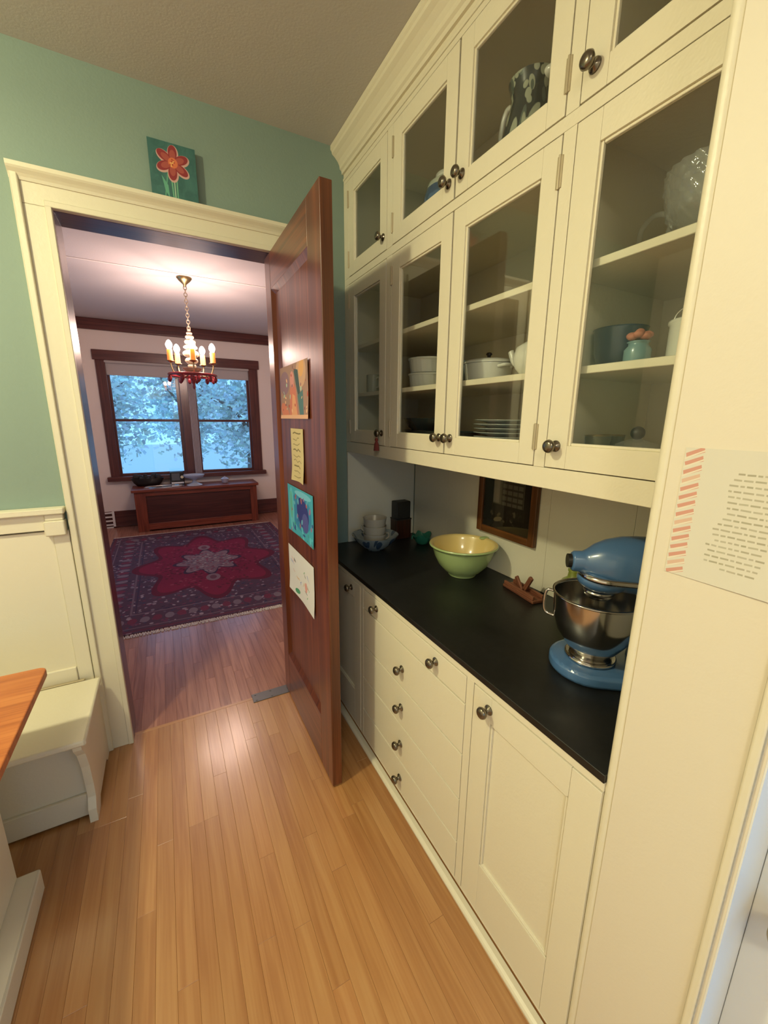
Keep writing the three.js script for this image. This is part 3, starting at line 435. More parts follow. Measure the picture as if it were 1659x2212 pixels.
{
  const bl = (c, w, h) => { c.fillStyle = '#8f989a'; c.fillRect(0, 0, w, h); for (let i = 0; i < 60; i++) { oval(c, i % 3 ? '#3c4f66' : '#5e6f7c', rr(0, w), rr(0, h), rr(5, 16), rr(4, 12), rr(0, 3)); } };
  const pat = canvasTex(512, 128, bl);
  const patMat = phy({ map: pat, roughness: 0.25, clearcoat: 0.6, clearcoatRoughness: 0.1 });
  M.pattern = patMat;
  const f = thing('fruit_bowl', 'blue and white patterned bowl at the far end of the worktop', 'bowl', [0.085, WT, 0.20], { local: true });
  part('bowl', lathe([[0, 0], [0.05, 0], [0.055, 0.008], [0.08, 0.024], [0.114, 0.058], [0.130, 0.086], [0.134, 0.089], [0.126, 0.086], [0.108, 0.059], [0.076, 0.030], [0.03, 0.018], [0, 0.016]], 48), patMat, f);
  const cup = thing('cup', 'lowest of three pale cups stacked in the patterned bowl', 'cup', [0.083, WT + 0.0165, 0.20], { local: true, group: 'cups stacked in the patterned bowl' });
  part('cup', lathe([[0, 0], [0.038, 0], [0.046, 0.008], [0.060, 0.036], [0.066, 0.078], [0.069, 0.081], [0.063, 0.078], [0.056, 0.038], [0.042, 0.013], [0, 0.010]], 40), M.cupGlaze, cup);
  part('handle', tube([[0.064, 0.066, 0], [0.086, 0.068, 0], [0.090, 0.045, 0], [0.058, 0.030, 0]], 0.005, 20), M.cupGlaze, cup);
  copy(cup, [0.083, WT + 0.0165 + 0.045, 0.20], 2.1, 'middle one of three pale cups stacked in the patterned bowl');
  copy(cup, [0.083, WT + 0.0165 + 0.090, 0.20], 1.2, 'topmost of three pale cups stacked in the patterned bowl');
  const k = thing('wooden_box', 'dark wooden box with a black lid in the niche corner', 'box', [0.337, WT, 0.06]);
  part('body', bx(0.285, WT, 0.020, 0.390, WT + 0.125, 0.10, 0.004, 'y'), std({ map: woodTex([38, 16, 8], [54, 26, 12], [70, 34, 16], 81, 0.5, 0.2), roughness: 0.4 }), k);
  part('lid', bx(0.288, WT + 0.125, 0.024, 0.387, WT + 0.235, 0.095, 0.006, 'y'), M.black, k);
  part('lid_band', bx(0.283, WT + 0.120, 0.019, 0.392, WT + 0.128, 0.102, 0.002), M.black, k);
  const t = thing('leaf_dish', 'small dark teal dish shaped like a leaf beside the green bowl', 'dish', [0.385, WT, 0.235], { local: true });
  const lg = lathe([[0, 0], [0.03, 0], [0.034, 0.006], [0.05, 0.03], [0.056, 0.058], [0.053, 0.058], [0.046, 0.032], [0.026, 0.012], [0, 0.010]], 40), lp = lg.attributes.position;
  for (let i = 0; i < lp.count; i++) { const a = Math.atan2(lp.getZ(i), lp.getX(i)), k2 = 1 + 0.12 * Math.cos(a * 5) * lp.getY(i) / 0.058; lp.setX(i, lp.getX(i) * k2); lp.setZ(i, lp.getZ(i) * k2); lp.setY(i, lp.getY(i) * (1 + 0.16 * Math.cos(a * 5 + 1))); }
  lg.computeVertexNormals(); part('dish', lg, M.teal, t);
  part('stem_handle', tube([[-0.05, 0.045, 0], [-0.075, 0.06, 0.01], [-0.085, 0.045, 0.02]], 0.005, 16), M.teal, t);
  // framed print leaning on the niche wall
  const p = thing('framed_print', 'brown framed dark print leaning on the wall of the worktop niche', 'picture', [0.45, 1.093, 0.825]);
  const z0 = 0.645, z1 = 1.010, y0 = 1.093, y1 = 1.430, xf = BACKX - 0.034, xbk = BACKX - 0.012;
  part('frame', [bx(xf, y0, z0, xbk, y1, z0 + 0.034, 0.004, 'y'), bx(xf, y0, z1 - 0.034, xbk, y1, z1, 0.004, 'y'), bx(xf + 0.0005, y0, z0 + 0.034, xbk, y0 + 0.034, z1 - 0.034, 0.004, 'z'), bx(xf + 0.0005, y1 - 0.034, z0 + 0.034, xbk, y1, z1 - 0.034, 0.004, 'z')], M.frameWood, p);
  const pr = canvasTex(320, 288, (c, w, h) => {
    c.fillStyle = '#1c1815'; c.fillRect(0, 0, w, h); c.fillStyle = '#6c665a'; c.fillRect(70, 30, 200, 130); c.fillStyle = '#94897a'; c.fillRect(70, 34, 42, 120); c.fillStyle = '#3c362e';
    for (let i = 0; i < 4; i++) c.fillRect(126, 44 + i * 30, 140, 10); for (let i = 0; i < 5; i++) c.fillRect(126 + i * 34, 40, 5, 120); c.fillStyle = '#2a251f'; c.fillRect(60, 160, 220, 60);
    for (let i = 0; i < 30; i++) oval(c, i % 3 ? '#35302a' : '#6a604e', rr(60, 260), rr(180, 250), rr(4, 16), rr(3, 8), rr(0, 3)); oval(c, '#8a7e66', 110, 236, 30, 12, -0.3);
  });
  const pg = new THREE.BoxGeometry(z1 - z0 - 0.062, y1 - y0 - 0.062, 0.003).rotateY(-Math.PI / 2);
  part('print', at(pg, xf + 0.012, (y0 + y1) / 2, (z0 + z1) / 2), std({ map: pr, roughness: 0.5 }), p);
  part('glass_pane', bx(xf + 0.006, y0 + 0.03, z0 + 0.03, xf + 0.008, y1 - 0.03, z1 - 0.03, 0), M.glass, p);
  part('hanger', bx(xbk, 1.40, 0.80, BACKX - 0.0095, 1.42, 0.85, 0.001), M.iron, p);
  // wooden trivet
  const v = thing('wooden_trivet', 'reddish wooden folding trivet lying between the bowl and the mixer', 'trivet', [0.375, WT, 1.035], { local: true, turn: -0.15 });
  part('board', bx(-0.032, 0.0, -0.10, 0.032, 0.014, 0.10, 0.004, 'z'), M.carved, v);
  part('slat', bx(-0.030, 0.014, -0.095, -0.018, 0.030, 0.095, 0.003, 'z'), M.carved, v); part('slat', bx(0.018, 0.014, -0.095, 0.030, 0.030, 0.095, 0.003, 'z'), M.carved, v);
  const hg = bx(-0.007, 0.0, -0.035, 0.007, 0.075, -0.015, 0.004, 'y'); hg.rotateX(0.5); part('upright', at(hg, 0, 0.012, 0.03), M.carved, v);
  const hg2 = bx(-0.006, 0.0, -0.01, 0.006, 0.065, 0.01, 0.004, 'y'); hg2.rotateX(-0.7); part('upright', at(hg2, 0, 0.012, -0.01), M.carved, v);
  const o = thing('oil_bottle', 'yellow-green glass bottle standing behind the stand mixer', 'bottle', [0.415, WT, 1.235], { local: true });
  part('bottle', lathe([[0, 0], [0.042, 0], [0.046, 0.006], [0.046, 0.11], [0.04, 0.128], [0.022, 0.142], [0.019, 0.165], [0.022, 0.167], [0.022, 0.175], [0, 0.175]], 32), M.oliveGlass, o);
  part('stopper', at(cyl(0.015, 0.016, 0.014, 18), 0, 0.182, 0), M.black, o);
}
// stand mixer: its nose is at local -z
{
  const m = thing('stand_mixer', 'blue stand mixer with a steel bowl at the right end of the worktop', 'mixer', [0.192, WT, 1.552], { local: true, turn: Math.atan2(0.77, 0.64) });
  const s = new THREE.Shape(); const w = 0.098, a = -0.165, b = 0.17;
  s.moveTo(-w, a + w); s.absarc(0, a + w, w, Math.PI, 2 * Math.PI, false); s.lineTo(w * 0.9, b - 0.05); s.quadraticCurveTo(w * 0.9, b, w * 0.5, b); s.lineTo(-w * 0.5, b); s.quadraticCurveTo(-w * 0.9, b, -w * 0.9, b - 0.05); s.lineTo(-w, a + w);
  const eg = new THREE.ExtrudeGeometry(s, { depth: 0.014, bevelEnabled: true, bevelThickness: 0.012, bevelSize: 0.012, bevelSegments: 6, curveSegments: 32 }); eg.rotateX(Math.PI / 2); eg.scale(1, 1, 1); eg.translate(0, 0.026, 0);
  part('base', toCreasedNormals(eg, 0.6), M.blue, m);
  part('bowl_clamp', at(lathe([[0, 0.002], [0.066, 0.002], [0.07, 0.006], [0.07, 0.012], [0.064, 0.014], [0.058, 0.010], [0, 0.009]], 40), 0, 0.036, -0.065), M.steel, m);
  const col = new THREE.ExtrudeGeometry((() => { const q = new THREE.Shape(); q.moveTo(0.055, 0); q.lineTo(0.165, 0); q.quadraticCurveTo(0.165, 0.10, 0.15, 0.265); q.lineTo(0.06, 0.265); q.quadraticCurveTo(0.085, 0.14, 0.055, 0); return q; })(), { depth: 0.07, bevelEnabled: true, bevelThickness: 0.02, bevelSize: 0.012, bevelSegments: 5, curveSegments: 16 });
  col.translate(0, 0, -0.035); col.rotateY(-Math.PI / 2); part('column', at(toCreasedNormals(col, 0.7), 0, 0.03, 0), M.blue, m);
  const hp = [[0, -0.178], [0.021, -0.178], [0.025, -0.172], [0.026, -0.150], [0.032, -0.138], [0.046, -0.118], [0.058, -0.090], [0.067, -0.05], [0.070, -0.01], [0.069, 0.06], [0.064, 0.12], [0.052, 0.155], [0.032, 0.172], [0, 0.176]];
  const head = lathe(hp, 44); head.rotateX(Math.PI / 2); head.scale(1.05, 1.18, 1); part('head', at(head, 0, 0.336, 0.03), M.blue, m);
  part('hub_cap', at(cyl(0.020, 0.020, 0.012, 28).rotateX(Math.PI / 2), 0, 0.336, -0.153), M.black, m);
  part('hub_knob', at(new THREE.SphereGeometry(0.011, 16, 12), 0.034, 0.336, -0.120), M.black, m);
  const band = []; for (let i = 0; i <= 24; i++) { const q = Math.PI * i / 24; band.push([0.066 * -Math.cos(q), 0.302, -0.055 - 0.062 * Math.sin(q)]); } band.unshift([-0.070, 0.302, 0.14]); band.push([0.070, 0.302, 0.14]);
  const bg = tube(band, 0.0095, 70, false, 8); part('trim_band', bg, M.steel, m);
  const skirt = new THREE.SphereGeometry(0.06, 32, 20); skirt.scale(1.08, 0.62, 1.15); part('motor_skirt', at(skirt, 0, 0.288, -0.058), M.blue, m);
  part('drive_head', at(lathe([[0, 0], [0.03, 0], [0.04, 0.012], [0.042, 0.03], [0, 0.03]], 32), 0, 0.232, -0.065), M.steel, m);
  part('beater', [at(cyl(0.006, 0.006, 0.10, 12), 0, 0.19, -0.065), at(tube([[0, 0.15, -0.065], [0.045, 0.13, -0.065], [0.05, 0.10, -0.065], [0.0, 0.062, -0.065], [-0.05, 0.10, -0.065], [-0.045, 0.13, -0.065]], 0.005, 50, true), 0, 0, 0), at(cyl(0.004, 0.004, 0.085, 10), 0, 0.106, -0.065)], M.steel, m);
  const bowl = lathe([[0.05, 0], [0.054, 0.004], [0.05, 0.010], [0.064, 0.024], [0.092, 0.060], [0.106, 0.100], [0.109, 0.150], [0.113, 0.152], [0.113, 0.155], [0.108, 0.156], [0.105, 0.150], [0.102, 0.10], [0.088, 0.062], [0.06, 0.028], [0.02, 0.016], [0, 0.015]], 64);
  const bw = part('bowl', at(bowl.scale(1.08, 1.26, 1.08), 0, 0.046, -0.065), M.steel, m);
  part('bowl_handle', tube([[0.114, 0.222], [0.136, 0.222], [0.143, 0.19], [0.137, 0.150], [0.112, 0.142]].map(([q, y]) => [0.35 * q, y, -0.065 - 0.937 * q]), 0.0045, 28), M.steel, bw);
  part('power_knob', at(cyl(0.008, 0.008, 0.016, 16).rotateZ(Math.PI / 2), -0.080, 0.322, 0.06), M.steel, m);
}

// ---------------------------------------------------------------- things behind the cupboard glass
{
  const plate = thing('plate', 'lowest dinner plate of the stack behind the third lower door', 'plate', [0.19, UF, 1.075], { local: true, group: 'stacked dinner plates' });
  part('plate', lathe([[0, 0.002], [0.07, 0.002], [0.074, 0], [0.078, 0.002], [0.095, 0.010], [0.132, 0.017], [0.134, 0.019], [0.13, 0.0195], [0.094, 0.013], [0.076, 0.006], [0, 0.006]], 48), phy({ color: lin(0.50, 0.54, 0.52), roughness: 0.25, clearcoat: 0.5, clearcoatRoughness: 0.1 }), plate);
  const nth = ['second', 'third', 'fourth', 'fifth', 'sixth', 'seventh', 'eighth'];
  for (let i = 0; i < 7; i++) copy(plate, [0.19 + rr(-0.003, 0.003), UF + (i + 1) * 0.0145, 1.075 + rr(-0.003, 0.003)], 0, i === 6 ? 'topmost dinner plate of the stack behind the third lower door' : nth[i] + ' dinner plate from below in the stack behind the third lower door');
  const db = thing('dark_bowl', 'lower of two dark bowls stacked behind the second lower door', 'bowl', [0.18, UF, 0.545], { local: true, group: 'dark bowls on the cupboard floor' });
  part('bowl', lathe([[0, 0], [0.05, 0], [0.054, 0.006], [0.085, 0.028], [0.108, 0.068], [0.110, 0.070], [0.104, 0.067], [0.08, 0.032], [0.04, 0.014], [0, 0.012]], 44), M.darkChina, db);
  copy(db, [0.18, UF + 0.055, 0.545], 0, 'upper of two dark bowls stacked behind the second lower door');
  const db2 = copy(db, [0.20, UF, 0.80], 0, 'dark bowl standing alone between the second and third lower doors');
  const wd = thing('ramekin', 'lower of two white fluted dishes behind the second lower door', 'dish', [0.17, SH[0], 0.555], { local: true, group: 'stacked white fluted dishes' });
  const rg = lathe([[0, 0], [0.074, 0], [0.078, 0.004], [0.084, 0.056], [0.09, 0.058], [0.09, 0.065], [0.082, 0.066], [0.078, 0.06], [0.072, 0.01], [0, 0.008]], 72), rp = rg.attributes.position;
  for (let i = 0; i < rp.count; i++) { const a = Math.atan2(rp.getZ(i), rp.getX(i)), f = rp.getY(i) < 0.057 && rp.getY(i) > 0.002 ? 1 + 0.012 * Math.cos(a * 24) : 1; rp.setX(i, rp.getX(i) * f); rp.setZ(i, rp.getZ(i) * f); } rg.computeVertexNormals();
  part('dish', rg, M.china, wd);
  copy(wd, [0.17, SH[0] + 0.066, 0.555], 0.1, 'upper of two white fluted dishes behind the second lower door');
  const cas = thing('casserole', 'white lidded casserole on the middle shelf behind the third lower door', 'casserole', [0.18, SH[0], 0.945], { local: true });
  part('body', lathe([[0, 0], [0.075, 0], [0.082, 0.006], [0.090, 0.062], [0.094, 0.066], [0.088, 0.068], [0, 0.066]], 48), M.china, cas);
  const lidm = part('lid', at(lathe([[0.096, 0], [0.096, 0.006], [0.08, 0.014], [0.03, 0.022], [0, 0.023]], 48), 0, 0.067, 0), M.china, cas);
  part('lid_knob', at(lathe([[0.008, 0], [0.006, 0.008], [0.012, 0.014], [0.008, 0.02], [0, 0.021]], 20), 0, 0.089, 0), M.black, lidm);
  for (const s of [-1, 1]) part('handle', tube([[0.03, 0.052, s * 0.082], [0.02, 0.056, s * 0.105], [-0.02, 0.056, s * 0.105], [-0.03, 0.052, s * 0.082]], 0.006, 16), M.china, cas);
  const tp = thing('teapot', 'round white teapot on the middle shelf by the third door hinge', 'teapot', [0.17, SH[0], 1.185], { local: true });
  part('body', lathe([[0, 0], [0.042, 0], [0.046, 0.006], [0.068, 0.03], [0.078, 0.062], [0.068, 0.094], [0.042, 0.11], [0.034, 0.112], [0, 0.112]], 44), M.china, tp);
  part('lid', at(lathe([[0.036, 0], [0.03, 0.01], [0.01, 0.016], [0.006, 0.02], [0.012, 0.03], [0.006, 0.038], [0, 0.039]], 32), 0, 0.111, 0), M.china, tp);
  part('spout', tube([[0, 0.04, -0.070], [0, 0.06, -0.10], [0, 0.095, -0.118]], 0.011, 20), M.china, tp);
  part('handle', tube([[0, 0.085, 0.068], [0, 0.092, 0.105], [0, 0.05, 0.112], [0, 0.032, 0.070]], 0.007, 24), M.china, tp);
  const tum = thing('tumbler', 'blue-grey glass tumbler left of the white casserole', 'tumbler', [0.16, SH[0], 0.80], { local: true });
  part('glass', lathe([[0, 0], [0.03, 0], [0.036, 0.09], [0.033, 0.09], [0.028, 0.006], [0, 0.006]], 32), phy({ color: lin(0.45, 0.55, 0.58), roughness: 0.08, transmission: 0.6, thickness: 0, ior: 1.5 }), tum);
  part('rim', at(new THREE.TorusGeometry(0.0345, 0.002, 8, 32).rotateX(Math.PI / 2), 0, 0.09, 0), M.paleBlue, tum);
  const mug = thing('mug', 'small grey-green mug on the middle shelf behind the farthest lower door', 'mug', [0.085, SH[0], 0.175], { local: true });
  part('mug', lathe([[0, 0], [0.034, 0], [0.037, 0.004], [0.037, 0.088], [0.034, 0.09], [0.033, 0.086], [0.033, 0.008], [0, 0.006]], 32), phy({ color: lin(0.42, 0.42, 0.34), roughness: 0.3 }), mug);
  part('handle', tube([[0, 0.072, 0.036], [0, 0.072, 0.062], [0, 0.03, 0.062], [0, 0.024, 0.036]], 0.005, 20), M.china, mug);
  const nb = thing('blue_bowl', 'deep navy blue bowl behind the nearest lower door', 'bowl', [0.175, SH[0], 1.452], { local: true });
  part('bowl', lathe([[0, 0], [0.042, 0], [0.046, 0.006], [0.058, 0.04], [0.064, 0.098], [0.066, 0.102], [0.061, 0.1], [0.054, 0.042], [0.036, 0.014], [0, 0.012]], 44), M.navy, nb);
  part('foot_ring', at(new THREE.TorusGeometry(0.043, 0.003, 8, 40).rotateX(Math.PI / 2), 0, 0.003, 0), M.navy, nb);
  const jr = thing('flower_jar', 'little blue jar with a coral flower beside the navy bowl', 'jar', [0.13, SH[0], 1.532], { local: true });
  part('jar', lathe([[0, 0], [0.024, 0], [0.03, 0.01], [0.03, 0.036], [0.022, 0.046], [0.022, 0.052], [0.026, 0.054], [0.022, 0.056], [0, 0.055]], 28), M.paleBlue, jr);
  const fl = []; for (let i = 0; i < 7; i++) { const q = new THREE.SphereGeometry(0.013, 12, 8); q.scale(1, 0.7, 1); fl.push(at(q, 0.017 * Math.cos(i * 0.9), 0.066 + 0.004 * (i % 2), 0.017 * Math.sin(i * 0.9))); } fl.push(at(new THREE.SphereGeometry(0.012, 12, 8), 0, 0.074, 0));
  part('flower', fl, M.coral, jr);
  const ck = thing('crock', 'white crock with a wire bail handle behind the nearest lower door', 'crock', [0.20, SH[0], 1.640], { local: true });
  part('crock', lathe([[0, 0], [0.066, 0], [0.07, 0.004], [0.07, 0.084], [0.074, 0.088], [0.074, 0.094], [0.066, 0.095], [0.063, 0.09], [0.063, 0.01], [0, 0.008]], 44), M.china, ck);
  part('bail_handle', tube([[0, 0.085, -0.074], [0, 0.118, -0.066], [0, 0.138, -0.03], [0, 0.142, 0.0], [0, 0.138, 0.03], [0, 0.118, 0.066], [0, 0.085, 0.074]], 0.0028, 36), M.steel, ck);
  const gb = thing('glass_bowl', 'cut-glass bowl with a side ring handle on the top shelf', 'bowl', [0.19, SH[1], 1.628], { local: true });
  const dense = (p, n) => p.flatMap((a, i) => (i + 1 < p.length ? [...Array(n)].map((_, k) => [a[0] + (p[i + 1][0] - a[0]) * k / n, a[1] + (p[i + 1][1] - a[1]) * k / n]) : [a]));
  const gg = lathe(dense([[0, 0.0], [0.045, 0], [0.048, 0.010], [0.042, 0.022], [0.066, 0.036], [0.09, 0.07], [0.100, 0.12], [0.102, 0.155], [0.097, 0.155], [0.094, 0.12], [0.084, 0.074], [0.05, 0.042], [0, 0.034]], 6), 120), gp = gg.attributes.position;
  for (let i = 0; i < gp.count; i++) { const a = Math.atan2(gp.getZ(i), gp.getX(i)), y = gp.getY(i), f = y > 0.04 ? 1 + 0.035 * Math.abs(Math.sin(a * 12 + y * 90)) + 0.035 * Math.abs(Math.sin(a * 12 - y * 90)) : 1; gp.setX(i, gp.getX(i) * f); gp.setZ(i, gp.getZ(i) * f); } gg.computeVertexNormals();
  part('bowl', gg, M.cutGlass, gb);
  part('ring_handle', new THREE.TorusGeometry(0.036, 0.006, 10, 36).rotateY(Math.PI / 2).translate(0, 0.075, -0.132), M.cutGlass, gb);
  const sug = thing('sugar_bowl', 'low glass bowl with a dark round finial on the cupboard floor', 'bowl', [0.16, UF, 1.545], { local: true });
  part('bowl', lathe([[0, 0], [0.03, 0], [0.05, 0.02], [0.056, 0.05], [0.052, 0.05], [0.046, 0.024], [0, 0.008]], 36), M.cutGlass, sug);
  const sl = part('lid', at(lathe([[0.056, 0], [0.05, 0.012], [0.012, 0.026], [0, 0.027]], 36), 0, 0.05, 0), M.cutGlass, sug);
  part('finial', at(new THREE.SphereGeometry(0.017, 20, 14), 0, 0.09, 0), M.black, sl);
  const sc = thing('small_cup', 'small dark cup nearest the door edge on the cupboard floor', 'cup', [0.11, UF, 1.47], { local: true, group: 'small dark cups on the cupboard floor' });
  part('cup', lathe([[0, 0], [0.024, 0], [0.028, 0.01], [0.033, 0.08], [0.034, 0.082], [0.03, 0.08], [0.024, 0.012], [0, 0.008]], 28), phy({ color: lin(0.14, 0.13, 0.09), roughness: 0.2, clearcoat: 0.4 }), sc);
  part('rim', at(new THREE.TorusGeometry(0.032, 0.0018, 8, 28).rotateX(Math.PI / 2), 0, 0.081, 0), M.brass, sc);
  copy(sc, [0.185, UF, 1.46], 0, 'small dark cup behind the first one on the cupboard floor');
  // upper row
  const pi = thing('pitcher', 'tall dark-patterned white pitcher behind the third upper door', 'pitcher', [0.13, UF2, 1.115], { local: true });
  part('body', lathe([[0, 0], [0.055, 0], [0.06, 0.008], [0.08, 0.05], [0.086, 0.10], [0.072, 0.165], [0.060, 0.205], [0.062, 0.235], [0.070, 0.258], [0.066, 0.258], [0.056, 0.23], [0, 0.22]], 44), phy({ map: canvasTex(512, 256, (c, w, h) => { c.fillStyle = '#20302f'; c.fillRect(0, 0, w, h); for (let i = 0; i < 150; i++) oval(c, i % 2 ? '#a3a894' : '#4c5c54', rr(0, w), rr(0, h), rr(5, 18), rr(5, 14), rr(0, 3)); }), roughness: 0.25, clearcoat: 0.6 }), pi);
  part('handle', tube([[0, 0.23, -0.060], [0, 0.245, -0.10], [0, 0.18, -0.125], [0, 0.10, -0.085]], 0.009, 28), M.china, pi);
  part('spout', at(new THREE.SphereGeometry(0.026, 18, 12).scale(0.9, 0.6, 1.2), 0, 0.246, 0.060), M.china, pi);
  const gj = thing('ginger_jar', 'rounded white jar with a blue band behind the second upper door', 'jar', [0.11, UF2, 0.745], { local: true });
  part('body', lathe([[0, 0], [0.05, 0], [0.056, 0.006], [0.085, 0.06], [0.092, 0.105], [0.078, 0.15], [0.05, 0.17], [0, 0.172]], 44), phy({ map: canvasTex(256, 128, (c, w, h) => { c.fillStyle = '#b8beb0'; c.fillRect(0, 0, w, h); c.fillStyle = '#27436e'; c.fillRect(0, 44, w, 40); for (let i = 0; i < 20; i++) oval(c, '#4a6690', rr(0, w), rr(20, 110), rr(3, 10), rr(3, 8)); }), roughness: 0.25, clearcoat: 0.6 }), gj);
  part('lid', at(lathe([[0.052, 0], [0.05, 0.016], [0.02, 0.03], [0.01, 0.034], [0.014, 0.046], [0, 0.052]], 32), 0, 0.168, 0), M.china, gj);
}

// ---------------------------------------------------------------- the printed sheet on the wall end
{
  const tex = canvasTex(512, 704, (c, w, h) => {
    c.fillStyle = '#dcd6c6'; c.fillRect(0, 0, w, h);
    for (let i = 0; i < 15; i++) { const y = i * 47, k = i % 5; blob(c, k === 3 ? '#dbb8a2' : '#d39a88', [[4, y + 30], [86, y - 8], [92, y + 20], [10, y + 58 - (k === 1 ? 10 : 0)]]); }
    for (let i = 0; i < 15; i++) blob(c, '#e6dcc8', [[2, i * 47 + 54], [92, i * 47 + 8], [92, i * 47 + 16], [2, i * 47 + 64]]);
    c.strokeStyle = '#a39c84'; const L = [[250, 420], [236, 430], [222, 430], [222, 420], [226, 420], [228, 400], [230, 400], [236, 396], [222, 408], [206, 412], [188, 424], [192, 430], [206, 418], [170, 404], [184, 420], [174, 410], [176, 404], [252, 404]];
    L.forEach(([a, b], i) => { let x = a; const y = 116 + i * 29; c.lineWidth = 9; while (x < b) { const l = rr(14, 44); c.globalAlpha = rr(0.55, 0.85); c.beginPath(); c.moveTo(x, y + rr(-1, 1)); c.lineTo(Math.min(b, x + l), y + rr(-1, 1)); c.stroke(); x += l + 8; } }); c.globalAlpha = 1;
  });
  const g = new THREE.BoxGeometry(0.155, 0.214, 0.0008, 12, 12, 1).rotateY(-Math.PI / 2), p = g.attributes.position;
  for (let i = 0; i < p.count; i++) p.setX(i, p.getX(i) - 0.004 * Math.max(0, -p.getY(i) / 0.107 - 0.4) * (0.6 + p.getZ(i) / 0.155));
  g.computeVertexNormals();
  const m = new THREE.Mesh(g, std({ map: tex, roughness: 0.75 })); m.name = 'printed_sheet'; m.position.set(XB - 0.0006, 1.487, 1.8945); m.castShadow = m.receiveShadow = true; scene.add(m);
  tag(m, 'white printed sheet with a red striped border taped to the cream wall end', 'paper');
}

// ---------------------------------------------------------------- breakfast nook
{
  const w = thing('trim_5', 'cream wainscot panelling with a cap rail behind the bench', 'wainscot', [-2, 0, 0], { kind: 'structure' });
  part('panel', bx(LEFTX, 0, 0, -1.385, 1.15, 0.022, 0.002), M.wainscot, w);
  part('end_stile', bx(-1.385, 0, 0, -1.327, 1.15, 0.030, 0.004), M.wainscot, w);
  part('apron', bx(LEFTX, 1.158, 0.0, -1.40, 1.228, 0.036, 0.003), M.wainscot, w);
  part('cap_rail', bx(LEFTX, 1.228, 0, -1.328, 1.254, 0.060, 0.006), M.wainscot, w);
  part('corner_block', [bx(-1.405, 1.135, 0.0, -1.332, 1.200, 0.058, 0.006), bx(-1.40, 1.200, 0.0, -1.336, 1.228, 0.045, 0.004)], M.wainscot, w);
  part('base_strip', bx(LEFTX, 0.40, 0.020, -1.385, 0.498, 0.036, 0.004), M.wainscot, w);
  const b = thing('bench', 'cream painted box bench against the wainscot', 'bench', [-1.9, 0, 0.25]);
  part('seat', bx(-2.7, 0.412, 0.060, -1.296, 0.438, 0.500, 0.009, 'x'), M.wainscot, b);
  part('seat_hinge', [bx(-2.7, 0.432, 0.050, -1.36, 0.4385, 0.0585, 0.002), bx(-2.7, 0.412, 0.037, -1.36, 0.434, 0.0565, 0.001)], M.hinge, b);
  part('front_board', bx(-2.7, 0.04, 0.365, -1.345, 0.412, 0.385, 0.002, 'x'), M.wainscot, b);
  part('base_rail', bx(-2.7, 0.012, 0.385, -1.345, 0.115, 0.400, 0.004, 'x'), M.wainscot, b);
  const s = [[0.002, 0], [0.002, 0.412], [0.485, 0.412], [0.478, 0.385], [0.445, 0.34], [0.418, 0.26], [0.405, 0.16], [0.406, 0.10], [0.43, 0.06], [0.432, 0], [0.36, 0], [0.33, 0.03], [0.12, 0.03], [0.09, 0]];
  part('end_panel', prof(s, -1.345, -1.317, 'x', 'y'), M.wainscot, b);
  const t = thing('nook_table', 'oak-topped breakfast table on a cream pedestal', 'table', [-1.9, 0, 0.95]);
  const ts = new THREE.Shape(); ts.moveTo(-2.6, -0.455); ts.lineTo(-1.405, -0.455); ts.quadraticCurveTo(-1.38, -0.455, -1.38, -0.48); ts.lineTo(-1.38, -1.42); ts.quadraticCurveTo(-1.38, -1.445, -1.405, -1.445); ts.lineTo(-2.6, -1.445);
  const tg = new THREE.ExtrudeGeometry(ts, { depth: 0.018, bevelEnabled: true, bevelThickness: 0.005, bevelSize: 0.005, bevelSegments: 3 }); tg.rotateX(-Math.PI / 2); tg.translate(0, 0.727, 0);
  part('tabletop', uvBox(tg, 'x'), M.tableWood, t);
  part('pedestal', bx(-2.1, 0.09, 0.645, -1.512, 0.722, 1.255, 0.006), M.wainscot, t);
  part('plinth', bx(-2.16, 0, 0.640, -1.450, 0.09, 1.262, 0.008), M.wainscot, t);
}

